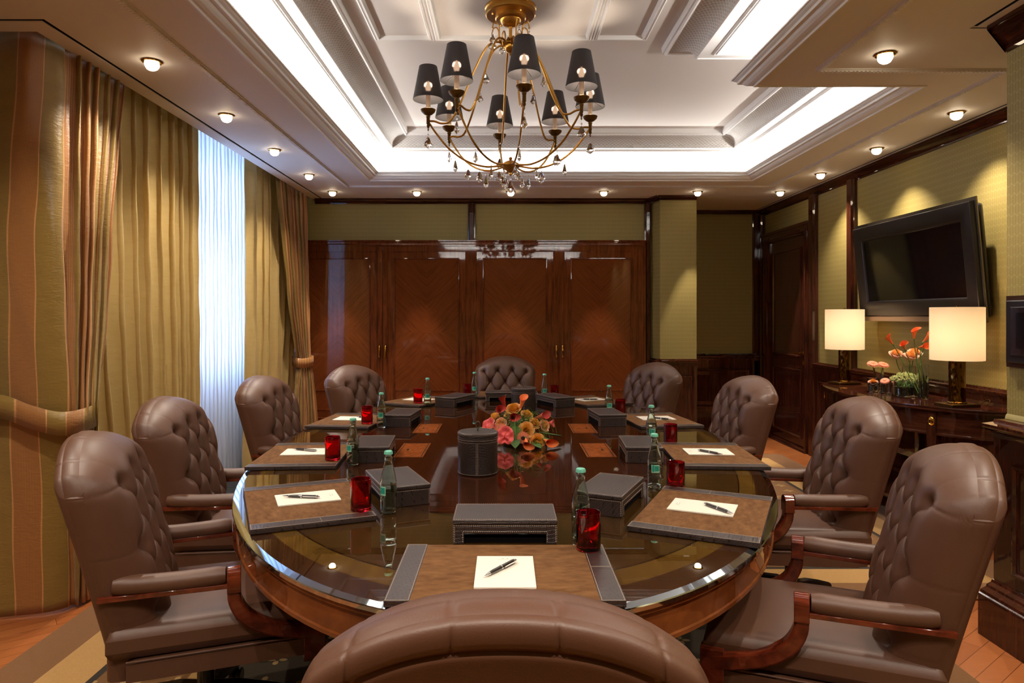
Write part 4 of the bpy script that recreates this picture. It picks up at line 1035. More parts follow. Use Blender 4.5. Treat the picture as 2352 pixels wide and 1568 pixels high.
# near striped drape, tied back : front face looks at the camera, the rest is gathered along the window wall
fr = .40 / 1.62
def wm(sh): return lambda s: (s / fr) * sh if s < fr else sh + (s - fr) / (1 - fr) * (1 - sh)
cn = thing('striped_curtain', 'olive and copper striped silk curtain tied back at the left edge, nearest the camera', 'curtain', (0, 0, 0), 0, 'striped tied-back curtains')
drape('silk_panel', 'stripe', [
    (ZP, [(-2.36, 3.18), (-2.27, 3.16), (-2.18, 3.165), (-2.175, 3.36), (-2.18, 3.62), (-2.18, 3.92)], [(.0, fr, .008, 1), (fr, 1, .035, 6)], wm(.42), 1),
    (1.85, [(-2.44, 3.20), (-2.26, 3.18), (-2.10, 3.19), (-2.09, 3.30), (-2.115, 3.50), (-2.135, 3.68)], [(.0, fr, .008, 1), (fr, 1, .034, 6)], wm(.45), 1.5),
    (.96, [(-2.46, 3.24), (-2.26, 3.20), (-2.06, 3.21), (-2.03, 3.27), (-2.02, 3.33), (-2.03, 3.38)], [(.0, fr, .006, 1), (fr, 1, .018, 6)], wm(.70), .6),
    (.015, [(-2.40, 3.18), (-2.26, 3.21), (-2.14, 3.27), (-2.10, 3.34), (-2.09, 3.42), (-2.09, 3.50)], [(.0, fr, .008, 1), (fr, 1, .025, 6)], wm(.62))],
    1.62, parent=cn, seed=3)
mb = MB(); tp = spline([(-2.50, 3.17, .985), (-2.34, 3.165, 1.00), (-2.20, 3.155, .955), (-2.09, 3.16, .925), (-2.035, 3.185, .92), (-2.01, 3.26, .925), (-2.02, 3.38, .94), (-2.12, 3.46, .99), (-2.3, 3.5, 1.03)], 60)
vs_ = []; fs = []; uvs = []
for k, p in enumerate(tp):
    vs_ += [(p.x, p.y, p.z - .055), (p.x, p.y, p.z), (p.x, p.y, p.z + .055)]
for k in range(59):
    for j in range(2):
        fs.append((k * 3 + j, (k + 1) * 3 + j, (k + 1) * 3 + j + 1, k * 3 + j + 1)); u0, u1 = k * .0158 - .045, (k + 1) * .0158 - .045; uvs.append([(u0, j), (u1, j), (u1, j + 1), (u0, j + 1)])
mb.add(vs_, fs, 0, uvs); o = mb.build('tieback', 'stripe', cn, sharp=180, recalc=False); so = o.modifiers.new('cloth_thickness', 'SOLIDIFY'); so.thickness = .006
# gold under-curtain, near
g = drape('gold_curtain', 'gold', [(ZP, [(-2.31, 3.55), (-2.30, 4.4), (-2.31, 5.10)], [(0, 1, .050, 10)], None), (1.4, [(-2.31, 3.58), (-2.29, 4.4), (-2.31, 5.13)], [(0, 1, .048, 10)], None), (.015, [(-2.30, 3.75), (-2.28, 4.4), (-2.32, 5.15)], [(0, 1, .052, 10)], None)], 3.0, seed=5, ns=420)
tag(g, 'gold silk curtain hanging in full folds between the striped curtain and the white sheer', 'curtain', 'gold silk curtains')
# sheer
g = drape('sheer_curtain', 'sheer', [(ZP, [(-2.47, 4.3), (-2.47, 6.9)], [(0, 1, .022, 34)], None), (.015, [(-2.47, 4.3), (-2.46, 6.9)], [(0, 1, .020, 34)], None)], 5.0, seed=2, ns=700, nz=30, thick=False)
tag(g, 'white sheer curtain glowing with daylight in front of the window', 'curtain')
# gold under-curtain, far
g = drape('gold_curtain', 'gold', [(ZP, [(-2.32, 6.08), (-2.31, 6.8), (-2.30, 7.42)], [(0, 1, .042, 7)], None), (1.4, [(-2.32, 6.10), (-2.31, 6.8), (-2.30, 7.42)], [(0, 1, .042, 7)], None), (.015, [(-2.33, 6.05), (-2.31, 6.7), (-2.28, 7.42)], [(0, 1, .035, 9)], None)], 2.2, seed=9, ns=300)
tag(g, 'gold silk curtain on the far side of the white sheer, beside the wardrobe', 'curtain', 'gold silk curtains')
cn = thing('striped_curtain', 'olive and copper striped silk curtain tied back in the far left corner beside the wardrobe', 'curtain', (0, 0, 0), 0, 'striped tied-back curtains')
drape('silk_panel', 'stripe', [
    (ZP, [(-2.20, 6.48), (-2.19, 7.0), (-2.16, 7.40)], [(0, 1, .03, 7)], None, 1),
    (1.8, [(-2.18, 6.80), (-2.16, 7.10), (-2.12, 7.36)], [(0, 1, .03, 7)], None, 1.4),
    (.93, [(-2.16, 7.12), (-2.11, 7.20), (-2.07, 7.26)], [(0, 1, .018, 7)], None, .7),
    (.015, [(-2.18, 6.95), (-2.08, 7.12), (-1.98, 7.30)], [(0, 1, .032, 7)], None)], 1.3, parent=cn, seed=4, ns=220)
mb = MB(); tp = spline([(-2.26, 7.24, .95), (-2.17, 7.08, .94), (-2.10, 7.11, .93), (-2.04, 7.22, .94), (-2.06, 7.31, .95), (-2.2, 7.38, .96)], 30)
vs_ = []; fs = []; uvs = []
for k, p in enumerate(tp): vs_ += [(p.x, p.y, p.z - .05), (p.x, p.y, p.z + .05)]
for k in range(29): fs.append((k * 2, k * 2 + 2, k * 2 + 3, k * 2 + 1)); uvs.append([(.14 + k * .004, 0), (.14 + (k + 1) * .004, 0), (.14 + (k + 1) * .004, 1), (.14 + k * .004, 1)])
mb.add(vs_, fs, 0, uvs); o = mb.build('tieback', 'stripe', cn, sharp=180, recalc=False); so = o.modifiers.new('cloth_thickness', 'SOLIDIFY'); so.thickness = .006

# ================================================================== CHANDELIER
CX, CY = .03, 3.71
chd = thing('chandelier', 'brass chandelier with eight dark fabric shades and cut crystal drops over the table', 'chandelier', (CX, CY, 0))
mb = MB(); mb.lathe([(0, ZU), (.132, ZU), (.140, ZU - .006), (.140, ZU - .016), (.134, ZU - .022), (.137, ZU - .027), (.137, ZU - .045), (.130, ZU - .05), (.084, ZU - .05), (.084, ZU - .066), (.078, ZU - .072), (.058, ZU - .074), (.052, ZU - .088), (.036, ZU - .104), (.012, ZU - .110), (0, ZU - .110)], 56)
for k in range(4): a = k * PI / 2 + .5; mb.lathe([(0, 0), (.004, 0), (.004, .008), (.006, .010), (.004, .016), (0, .017)], 8, mx=T(.110 * math.cos(a), .110 * math.sin(a), ZU - .05) @ Matrix.Rotation(PI, 4, 'X'))
mb.build('ceiling_plate', 'brass', chd)
mb = MB(); mb.lathe([(.009, ZU - .108), (.009, 2.93), (.018, 2.925), (.03, 2.915), (.044, 2.905), (.044, 2.893), (.034, 2.888), (.034, 2.884), (.030, 2.868), (.020, 2.855), (.008, 2.848), (.009, 2.842), (.004, 2.835), (0, 2.834)], 32); mb.build('stem_and_crown', 'brass', chd)
mb = MB()
for k in range(6):
    a = k * PI / 3 + .3
    q = spline([(.036, 0, 2.90), (.05, 0, 2.915), (.064, 0, 2.912), (.070, 0, 2.90)], 8)
    mb.grid(lambda u, v: (lerp(.036, .072, v) , (u - .5) * .022 * math.sin(PI * min(1, .25 + .8 * v)), 2.90 + .016 * math.sin(PI * v * .9) - .01 * (2 * u - 1) ** 2), 4, 8, mx=rotz(a))
mb.build('leaf_collar', 'brass', chd)
mb = MB(); mb.lathe([(0, 2.285), (.008, 2.282), (.010, 2.275), (.006, 2.268), (.030, 2.258), (.048, 2.246), (.052, 2.236), (.048, 2.228), (.030, 2.214), (.014, 2.204), (.008, 2.198), (.009, 2.190), (.004, 2.184), (0, 2.183)], 32); mb.build('bottom_boss', 'brass', chd)
def crystal_mesh(h=.058, wd=.023, long=False):
    mb = MB()
    if long: prof = [(0, 0), (.3, -.10), (.8, -.55), (1, -.68), (.72, -.84), (0, -1)]
    else: prof = [(0, 0), (.32, -.12), (.62, -.42), (1, -.66), (.82, -.78), (.5, -.86), (0, -1)]
    mb.lathe([(r * wd, z * h) for r, z in prof], 8, mx=Matrix.Diagonal((1, .55, 1, 1)))
    mb.lathe([(0, .013), (.0045, .009), (.0045, .006), (0, .002)], 8); mb.tube([(0, 0, .002), (0, 0, .022)], .0006, 4)
    return mb
cA = crystal_mesh().build('crystal_drop', 'crystal', chd, smooth=False); cB = crystal_mesh(.064, .014, True).build('crystal_drop', 'crystal', chd, smooth=False)
cused = {}
def crystal(x, y, z, kind=0, rz=0, sc_=1.):
    src = (cA, cB)[kind]
    if kind in cused: o = src.copy(); COL.objects.link(o); o.parent = chd
    else: cused[kind] = 1; o = src
    o.location = (x, y, z - .022 * sc_); o.rotation_euler = (0, 0, rz); o.scale = (sc_,) * 3
RR = .445; rnd = random.Random(5)
proto = {}
def part(key, builder, m, mx_loc, rz, **k):
    if key in proto: o = proto[key].copy(); COL.objects.link(o); o.parent = chd
    else: o = builder().build(key, m, chd, **k); proto[key] = o
    o.location = mx_loc; o.rotation_euler = (0, 0, rz); return o
def b_arm():
    mb = MB(); mb.tube(spline([(.030, 0, 2.885), (.07, 0, 2.905), (.13, 0, 2.875), (.20, 0, 2.74), (.27, 0, 2.57), (.325, 0, 2.47), (.37, 0, 2.452), (.41, 0, 2.462), (.438, 0, 2.462)], 36), .0055, 8); return mb
def b_low():
    mb = MB(); mb.tube(spline([(.440, 0, 2.452), (.40, 0, 2.395), (.33, 0, 2.315), (.24, 0, 2.255), (.14, 0, 2.228), (.045, 0, 2.236)], 30), .0055, 8); return mb
def b_cup():
    mb = MB(); mb.lathe([(.006, 2.43), (.009, 2.436), (.006, 2.442), (.0095, 2.447), (.0095, 2.48), (.012, 2.484), (.010, 2.492), (.022, 2.498), (.036, 2.510), (.041, 2.522), (.040, 2.523), (.034, 2.514), (.020, 2.504), (.012, 2.502)], 24)
    mb.lathe([(0, 2.408), (.003, 2.41), (.005, 2.418), (.003, 2.424), (.008, 2.43), (0, 2.432)], 12); return mb
def b_sleeve(): return MB().lathe([(.0125, 2.500), (.0125, 2.600), (.010, 2.602), (.010, 2.610), (0, 2.610)], 16)
def b_bulb(): return MB().lathe([(.009, 2.610), (.010, 2.620), (.013, 2.634), (.010, 2.650), (.004, 2.664), (0, 2.668)], 12)
def b_shade():
    mb = MB(); mb.lathe([(.0805, 2.575), (.0815, 2.576), (.048, 2.752), (.0475, 2.7525)], 36)
    return mb
def b_ring():
    mb = MB()
    for k in range(3): a = k * 2 * PI / 3 + .4; mb.tube([(.012 * math.cos(a), .012 * math.sin(a), 2.612), (.076 * math.cos(a), .076 * math.sin(a), 2.590)], .0012, 4)
    mb.lathe([(.012, 2.609), (.014, 2.609), (.014, 2.613), (.012, 2.613)], 12)
    return mb
for k in range(8):
    a = math.radians(-82 + 45 * k); x, y = RR * math.cos(a), RR * math.sin(a)
    part('upper_arm', b_arm, 'brass', (0, 0, 0), a); part('lower_arm', b_low, 'brass', (0, 0, 0), a)
    part('drip_cup', b_cup, 'brass_dark', (x, y, 0), a); part('candle_sleeve', b_sleeve, 'candle', (x, y, 0), a); part('bulb', b_bulb, 'bulb', (x, y, 0), a)
    s = part('lamp_shade', b_shade, 'darkshade', (x, y, 0), a); part('shade_fitter', b_ring, 'brass_dark', (x, y, 0), a)
    point('chandelier_light', (CX + x, CY + y, 2.645), 7.5, (1, .84, .68), .017)
    crystal(x, y, 2.405, 0, rnd.random() * 3, 1.15)
    # drops along the lower arms
    for (r, z) in ((.30, 2.283), (.17, 2.226)):
        crystal(r * math.cos(a), r * math.sin(a), z - .002, (k + (r > .2)) % 2, rnd.random() * 3, 1.05)
    # small hook arms round the crown with drops
    if k % 2 == 0 or k in (1, 5):
        a2 = a + .3
        def b_hook():
            mb = MB(); mb.tube(spline([(.045, 0, 2.885), (.052, 0, 2.91), (.066, 0, 2.93), (.068, 0, 2.975), (.082, 0, 3.0), (.100, 0, 2.995), (.106, 0, 2.975)], 24), .0035, 7); mb.lathe([(0, 0), (.005, .004), (.005, .01), (0, .014)], 8, mx=T(.106, 0, 2.964)); return mb
        part('crown_hook', b_hook, 'brass', (0, 0, 0), a2); crystal(.106 * math.cos(a2), .106 * math.sin(a2), 2.965, 0, rnd.random() * 3, 1.1)
    if k % 2: crystal(.215 * math.cos(a), .215 * math.sin(a), 2.70, 0, rnd.random() * 3, 1.0)
    crystal(.075 * math.cos(a + .4), .075 * math.sin(a + .4), 2.222 - .012 * (k % 3), 0, rnd.random() * 3, 1.0) if k % 2 == 0 else None
crystal(0, 0, 2.182, 0, .3, 1.2)
# ================================================================== CONSOLE TABLE, LAMPS, TELEVISION
EX, EY, EA, EB, ET = 3.095, 5.05, .58, 1.02, .85
ct = thing('console_table', 'bow-fronted dark mahogany console table with brass rosettes against the right wall', 'console table', (EX, EY, 0))
def el(t, d, z): return (-(EA + d) * math.sin(t), (EB + d) * math.cos(t), z)
NE = 64
def elsweep(mb, prof, mi=0, t0=0, t1=PI, caps=True):
    n = len(prof); vs_ = [el(lerp(t0, t1, k / NE), d, z) for k in range(NE + 1) for d, z in prof]
    fs = [(k * n + j, k * n + j + 1, (k + 1) * n + j + 1, (k + 1) * n + j) for k in range(NE) for j in range(n - 1)]
    mb.add(vs_, fs, mi)
mb = MB(); vs_ = [(0, 0, ET)] + [el(PI * k / NE, -.001, ET) for k in range(NE + 1)]
mb.add(vs_, [(0, k + 1, k + 2) for k in range(NE)], 0); elsweep(mb, [(-.001, ET), (0, ET - .003), (0, ET - .008), (-.006, ET - .01), (-.002, ET - .014), (-.002, ET - .026), (-.02, ET - .03), (-.05, ET - .03)], 0)
mb.build('table_top', 'mahog_h', ct)
mb = MB(); elsweep(mb, [(-.03, ET - .03), (-.03, ET - .165), (-.022, ET - .17), (-.022, ET - .182), (-.05, ET - .185)]); mb.build('frieze', 'mahog_h', ct)
mb = MB()
vs_ = [(0, 0, .20)] + [el(PI * k / NE, -.09, .20) for k in range(NE + 1)]; mb.add(vs_, [(0, k + 1, k + 2) for k in range(NE)], 0); elsweep(mb, [(-.09, .20), (-.085, .195), (-.085, .175), (-.09, .17)]); mb.build('lower_shelf', 'mahog_h', ct)
def ros(mb, mx):
    mb.lathe([(0, .004), (.006, .004), (.008, .007), (.010, .003), (.014, .002), (.018, .006), (.022, .003), (.024, 0)], 24, 0, mx, fn=lambda a: 1 + .10 * abs(math.cos(a * 4)))
for t in (.06, PI * .245, PI * .755, PI - .06):
    p = Vector(el(t, -.022, 0)); ang = math.atan2(math.cos(t) * EA, -math.sin(t) * EB)
    mb = MB(); hw = .033
    rows = [(.0095 if .1 < t < 3 else 0, .020), (.06, .022), (.14, .020), (.16, .028), (.60, .030), (.665, .033), (.82, .033)]
    vs_ = [(s1 * r, s2 * r * .9, z) for z, r in rows for s1, s2 in ((-1, -1), (1, -1), (1, 1), (-1, 1))]
    mb.add(vs_, [(j * 4 + k, j * 4 + (k + 1) % 4, (j + 1) * 4 + (k + 1) % 4, (j + 1) * 4 + k) for j in range(len(rows) - 1) for k in range(4)] + [(0, 1, 2, 3)])
    nrm = Vector((-math.sin(t) / EA, math.cos(t) / EB, 0)).normalized(); ang = math.atan2(nrm.y, nrm.x)
    p = Vector((p.x, p.y, 0)) - nrm * .03
    lg = mb.build('leg', 'mahog', ct, loc=tuple(p), rz=ang)
    mb = MB(); ros(mb, T(.0335, 0, .755) @ Matrix.Rotation(PI / 2, 4, 'Y') @ Matrix.Diagonal((1.15, .85, 1, 1))); mb.build('rosette', 'gold_metal', lg)

def table_lamp(x, y, rz, label, cord):
    t = thing('table_lamp', label, 'lamp', (x, y, ET + .0005), rz, 'cream-shaded brass table lamps')
    mb = MB(); mb.box(-.10, .10, -.075, .075, 0, .020); mb.build('base_plate', 'brass_dark', t, bevel=.003)
    mb = MB(); mb.lathe([(.052, .020), (.054, .024), (.050, .030), (.047, .032), (.047, .30), (.02, .305), (.006, .31), (.006, .62), (.010, .625), (.007, .635), (0, .64)], 40); mb.build('column', 'hammered', t)
    mb = MB(); mb.lathe([(.150, .292), (.1505, .296), (.1505, .622), (.150, .626)], 64, fn=lambda a: 1 - .028 * abs(math.sin(a * 2.0 + .6)) ** 6); mb.build('lamp_shade', 'creamshade', t)
    mb = MB()
    for k in range(4): a = k * PI / 2 + .1; mb.tube([(.006, 0, .60), (.148 * math.cos(a), .148 * math.sin(a), .61)], .0015, 4)
    mb.build('shade_carrier', 'gold_metal', t)
    mb = MB(); mb.lathe([(0, 0), (.004, .002), (.004, .006), (.007, .009), (.006, .014), (0, .016)], 10, mx=T(-.07, -.05, .02)); mb.build('switch', 'gold_metal', t)
    mb = MB(); mb.tube(spline(cord, 20), .0028, 6); mb.build('power_cord', 'brass_dark', t)
    for z in (.38, .52): point('table_lamp_light', (x, y, ET + z), 3.4, (1, .74, .46), .035)
m = mat('hammered_bronze_column', srgb(120, 88, 44), .12, metal=1.); vo = N(m, 'ShaderNodeTexVoronoi'); vo.inputs['Scale'].default_value = 60; L(m, coords(m, 'Object', (1, 1, .4)), vo.inputs['Vector']); bump(m, vo.outputs[0], .5, .006); M['hammered'] = m
table_lamp(2.86, 4.32, .15, 'brass table lamp with cream drum shade, the nearer of the two on the console', [(.08, .0, .008), (.13, -.02, .006), (.16, -.06, .045), (.14, -.10, .04), (.12, -.09, .005)])
table_lamp(2.85, 5.73, .15, 'brass table lamp with cream drum shade, the farther one beside the door', [(.08, .0, .008), (.10, -.04, .006), (.12, -.08, .005), (.15, -.11, .004)])

# television on a tilted wall bracket
tv = thing('television', 'large black flat television tilted forward on the right wall above the console', 'television', (XR, 5.10, 1.38))
tilt = math.atan2(.075, .80)
def TVM(): mb = MB(); mb.mx = T(-.072, 0, 0) @ Matrix.Rotation(-tilt, 4, 'Y'); return mb
# local: +X to the wall, Y along the wall, Z up the screen
mb = TVM(); mb.box(-.003, .006, -.75, .75, 0, .81); mb.build('glass_back_plate', 'tvedge', tv) if 'tvedge' in M else None
M['tvedge'] = mat('smoked_glass_plate', srgb(120, 112, 104), .12, metal=.85); mb.build('glass_back_plate', 'tvedge', tv)
mb = TVM()
mb.frame((-.0035, 0, 0), (0, 1, 0), (0, 0, 1), (-1, 0, 0), -.735, .735, .045, .785, [(0, 0), (.002, .03), (.006, .034), (.10, .034), (.118, .024), (.122, .012)], 0)
mb.build('bezel', 'tvframe', tv)
mb = TVM(); mb.box(-.016, -.004, -.63, .63, .08, .76); mb.build('screen', 'tvscreen', tv)
mb = TVM(); mb.box(.007, .055, -.735, .735, .03, .77); mb.build('rear_housing', 'tvframe', tv, bevel=.02)
mb = TVM(); mb.box(-.034, -.006, -.735, .735, .004, .040); mb.build('speaker_bar', 'tvbar', tv) if 'tvbar' in M else None
M['tvbar'] = mat('brushed_grey_bar', srgb(150, 130, 116), .3, metal=.7); mb.build('lower_trim_bar', 'tvbar', tv)

# touch panel on the near right wall
tp_ = thing('wall_touch_panel', 'black touch control panel in a bronze frame on the wall at the right edge', 'control panel', (XRN, 2.87, 1.355))
mb = MB(); mb.box(-.012, -.0005, -.175, .178, -.16, .155); mb.build('bronze_frame', 'bronzeplate', tp_) if 'bronzeplate' in M else None
M['bronzeplate'] = mat('brown_bronze_plate', srgb(96, 66, 50), .25, metal=.8); mb.build('bronze_frame', 'bronzeplate', tp_)
mb = MB(); mb.box(-.030, -.0125, -.150, .160, -.14, .135); mb.build('bezel', 'tvframe', tp_, bevel=.006)
mb = MB(); mb.box(-.034, -.0305, -.10, .125, -.105, .105); mb.build('inner_bezel', 'penblack', tp_, bevel=.003)
mb = MB(); mb.box(-.036, -.0345, -.08, .09, -.075, .08); mb.build('screen', 'tvscreen', tp_)

# ================================================================== FLOWERS
def petal(mb, mx, ln, wd, curl=.3, cup=.25, tip=1.6, mi=0, nu=5, nv=6):
    def fn(u, v):
        a = 2 * u - 1; ww = wd * (math.sin(PI * min(1, v ** .8 * .93 + .07)) ** (1 / tip)) * .5
        return (a * ww, ln * v * math.cos(curl * v), ln * (math.sin(curl * v) * .9) + cup * wd * (a * a - .3) * (1 - .3 * v))
    mb.grid(fn, nu, nv, mi, mx=mx)
def rose(mb, mx, R=.038, o=0, inn=1, full=8):
    rnd_ = random.Random(int(R * 1e5) + len(mb.v))
    for l in range(full):
        f = l / (full - 1); n = 3 + (l + 1) // 2 * 1; r0 = R * (.10 + .66 * f); tiltv = lerp(.05, .85, f ** 1.8)
        for k in range(n):
            th = 2 * PI * k / n + l * 1.1 + rnd_.random() * .3; wid = 2 * PI / n * 1.35
            h_ = R * lerp(1.45, 1.1, f)
            def fn(u, v, th=th, wid=wid, r0=r0, tv=tiltv, h_=h_, f=f):
                a = 2 * u - 1; e = (1 - abs(a) ** 2.4 * .35)
                rr = r0 * (.35 + .65 * v ** .6) + R * tv * .34 * v ** 3 * e + R * .03 * a; z = h_ * v * e * (1 - .28 * tv * v ** 4) - R * .1 * f
                return (rr * math.cos(th + a * wid / 2), rr * math.sin(th + a * wid / 2), z)
            mb.grid(fn, 7, 6, inn if l < 5 else o, mx=mx)
def gerbera(mb, mx, R=.036, p=0, core=2, n=20):
    for l in range(2):
        for k in range(n): petal(mb, mx @ rotz(2 * PI * (k + l * .5) / n) @ T(0, R * .14, .002 + .002 * l) @ Matrix.Rotation(-.05 + .18 * l, 4, 'X'), R * (.86 - .12 * l), R * .27, -.25, .12, 1.6, p, 3, 5)
    mb.lathe([(R * .30, .001), (R * .27, .006), (R * .14, .008), (0, .006)], 14, core, mx)
def calla(mb, mx, S=.05, mi=0, sp=3):
    def fn(u, v):
        th = (u - .5) * 2 * PI * 1.06; fr_ = math.cos(th / 2) ** 2
        r = S * (.08 + .14 * v + .24 * v ** 3 * (.45 + .75 * fr_)); z = S * (v * 1.25 + .55 * fr_ * v ** 2 - .12 * v ** 4)
        tp = S * .30 * fr_ ** 6 * v ** 5
        return (r * math.cos(th) + tp, r * math.sin(th), z)
    mb.grid(fn, 19, 10, mi, mx=mx)
    mb.tube([(0, 0, S * .1), (S * .04, 0, S * .75)], [S * .05, S * .035], 6, sp, mx)
    mb.tube([(0, 0, S * .06), (0, 0, -S * .3)], [S * .10, S * .07], 8, 4, mx)
def leaf(mb, mx, ln=.12, wd=.045, mi=0, curl=.5): petal(mb, mx, ln, wd, -curl, .22, 1.1, mi, 7, 12)
def look(p, d): return align(p, d)
fa = thing('flower_centrepiece', 'low round bouquet of orange roses, callas and gerberas on the middle of the table', 'flower arrangement', (.08, 3.60, TOP))
FM = ['rose', 'rose_in', 'darkcore', 'gold', 'stemgreen']
FC = Vector((.08, 3.60, .80))
def W(px, py, Y): return Vector(((px - 1160) * Y / 1568, Y, CAMZ - (py - 726) * Y / 1568))
def fpart(name, builder, pos, dirv, mats, **k):
    mb = MB(); builder(mb, look((0, 0, 0), dirv), **k); return mb.build(name, mats, fa, loc=tuple(Vector(pos) - Vector((.08, 3.60, TOP))), sharp=180)
mb = MB(); mb.lathe([(0, .001), (.075, .001), (.09, .02), (.088, .045), (.05, .07), (0, .08)], 20); mb.build('foliage_base', 'leafgreen', fa)
for (x, y, z, R) in ((.044, 3.60, .935, .042), (.110, 3.50, .838, .042), (.165, 3.47, .782, .043), (.118, 3.66, .900, .036), (-.060, 3.66, .885, .034), (.02, 3.70, .90, .034), (.16, 3.60, .86, .034)):
    p = Vector((x, y, z)); d = (p - FC + Vector((0, -.10, .03))); c = p - d.normalized() * .03
    fpart('rose', rose, c, d, FM, R=R)
for (x, y, z) in ((-.024, 3.55, .862), (.213, 3.60, .846)): p = Vector((x, y, z)); d = p - FC + Vector((0, -.12, .03)); fpart('rose', rose, p - d.normalized() * .028, d, ['peach', 'rose', 'darkcore', 'gold', 'stemgreen'], R=.034)
for (x, y, z) in ((-.018, 3.475, .845), (.090, 3.435, .808), (-.06, 3.56, .83)): p = Vector((x, y, z)); fpart('gerbera', gerbera, p, p - FC + Vector((0, -.18, .0)), ['coral', 'rose_in', 'darkcore'], R=.036)
for (x, y, z, d, m_) in ((-.005, 3.60, .955, (-.3, -.2, 1), 'calla_dk'), (.086, 3.60, .950, (.25, -.1, 1), 'calla'), (-.03, 3.56, .922, (-.1, -1, .5), 'calla_dk'), (.104, 3.38, .800, (.0, -1, -.35), 'calla'), (.208, 3.42, .795, (.4, -1, -.1), 'calla'),
                          (.178, 3.62, .885, (.9, -.4, .35), 'calla_dk'), (.04, 3.53, .895, (.0, -1, .2), 'calla_dk'), (.22, 3.66, .84, (1, .2, .1), 'calla_dk')):
    dv = Vector(d).normalized(); fpart('calla_lily', calla, Vector((x, y, z)) - dv * .03, d, [m_, m_, 'darkcore', 'gold', 'stemgreen'], S=.052)
def anth(mb, mx):
    def fn(u, v):
        a = 2 * PI * u; r = .040 * v * (1 + .22 * abs(math.sin(a / 2 + PI / 2)) - .35 * math.exp(-((a - PI) / .5) ** 2)); return (r * math.sin(a), r * math.cos(a) * 1.15 - .0 , .004 * math.sin(v * 9) + .006 * v * math.cos(6 * a))
    mb.grid(fn, 37, 8, 0, mx=mx); mb.tube([(0, -.01, .004), (0, .006, .025)], [.004, .003], 8, 1, mx)
fpart('anthurium', anth, (.0, 3.425, .815), (-.15, -1, .35), ['anth', 'anth'])
fpart('anthurium', anth, (-.09, 3.58, .835), (-.7, -.7, .5), ['anth', 'anth'])
rnd = random.Random(3)
for (p, d, ln, wd) in (((.05, 3.45, .80), (.0, -1, -.10), .11, .05), ((.16, 3.50, .80), (1, -.3, -.05), .13, .05), ((.18, 3.56, .81), (1, .1, .05), .12, .035), ((-.05, 3.52, .80), (-1, -.3, .0), .12, .04), ((-.05, 3.62, .83), (-1, .1, .12), .12, .045), ((.1, 3.75, .82), (.4, 1, .1), .12, .05), ((-.02, 3.48, .79), (-.4, -1, -.05), .09, .04), ((.14, 3.46, .78), (.5, -1, -.02), .09, .045)):
    dd_ = Vector(d).normalized(); up = Vector((0, 0, 1)); x_ = dd_.cross(up).normalized(); z_ = x_.cross(dd_); mx = Matrix((x_, dd_, z_)).transposed().to_4x4()
    mb = MB(); leaf(mb, mx, ln, wd, 0, .22); mb.build('leaf', 'leafgreen', fa, loc=tuple(Vector(p) - Vector((.08, 3.60, TOP))), sharp=180)
mb = MB()
for k in range(60):
    a = rnd.uniform(0, 2 * PI); r = rnd.uniform(.09, .20); h0 = rnd.uniform(.06, .12); c, s_ = math.cos(a), math.sin(a)
    mb.tube(spline([(c * .03, s_ * .03, h0), (c * r * .5, s_ * r * .5, h0 + .05), (c * r * .85, s_ * r * .85, h0 + .02), (c * r, s_ * r, .012 + rnd.random() * .03)], 8), .0009, 3, caps=False)
for k in range(22):
    x = rnd.uniform(-.045, .0); mb.tube(spline([(x, -.03, .12), (x + rnd.uniform(-.01, .01), -.10, .09), (x + rnd.uniform(-.015, .015), -.15, .03)], 6), .0016, 4)
g = mb.build('bear_grass', 'stemgreen', fa); g['kind'] = 'stuff'
mb = MB()
for k in range(70):
    a = rnd.uniform(0, 2 * PI); u = rnd.uniform(.35, 1); p = Vector((.10 * u * math.cos(a), .09 * u * math.sin(a) - .01, .165 - .08 * u + rnd.uniform(-.01, .012)))
    for q in range(4): petal(mb, T(*p) @ rotz(q * PI / 2) @ Matrix.Rotation(.6, 4, 'X'), .009, .005, .2, .2, 1.5, 0, 3, 3)
g = mb.build('pale_filler_blossom', 'palegreen', fa); g['kind'] = 'stuff'

# vases on the console
CZ = ET + .0006
def vase(x, y, r, h, label, wl=None):
    mb = MB(); mb.lathe([(0, 0), (r * .98, 0), (r, .003), (r, h), (r - .002, h + .001), (r - .004, h), (r - .004, .012), (r * .8, .010), (0, .010)], 36)
    t = thing('glass_vase', label, 'vase', (x, y, CZ), 0, 'clear glass vases on the console'); mb.build('glass_body', 'clearglass', t)
    if wl: MB().lathe([(0, .0105), (r - .0045, .0125), (r - .0045, wl), (0, wl)], 32).build('water', 'water', t)
V = {'rose': (2.77, 5.137, .041, .105), 'gerb': (2.90, 5.30, .036, .165), 'bowl': (2.85, 4.86, .078, .105), 'small': (2.79, 5.0, .036, .08), 'calla': (2.90, 4.735, .034, .235), 'tallrose': (2.97, 5.02, .045, .20)}
vase(*V['rose'], 'small clear glass tumbler vase holding a single orange rose', .05); vase(*V['gerb'], 'slim clear glass vase with two coral gerberas, farthest on the console'); vase(*V['bowl'], 'wide low clear glass bowl filled with green stems', .07)
vase(*V['small'], 'small low glass vase with a coral gerbera beside the wide bowl'); vase(*V['calla'], 'tall clear glass vase with orange calla lilies beside the near lamp', .16); vase(*V['tallrose'], 'tall clear glass vase of peach roses, against the wall')
def single(name, builder, pos, dirv, mats, label, cat, group, stem=None, **k):
    pos = Vector(pos)
    t = thing(name, label, cat, tuple(pos), 0, group)
    mb = MB(); builder(mb, look((0, 0, 0), dirv), **k); mb.build('bloom', mats, t, sharp=180)
    if stem:
        dv = Vector(dirv).normalized(); e = Vector(stem) - pos
        mb = MB(); mb.tube(spline([tuple(-dv * .008), tuple(-dv * .03 + e * .2), tuple(e * .6), tuple(e)], 14), .0028, 6); mb.build('stem', 'stemgreen', t)
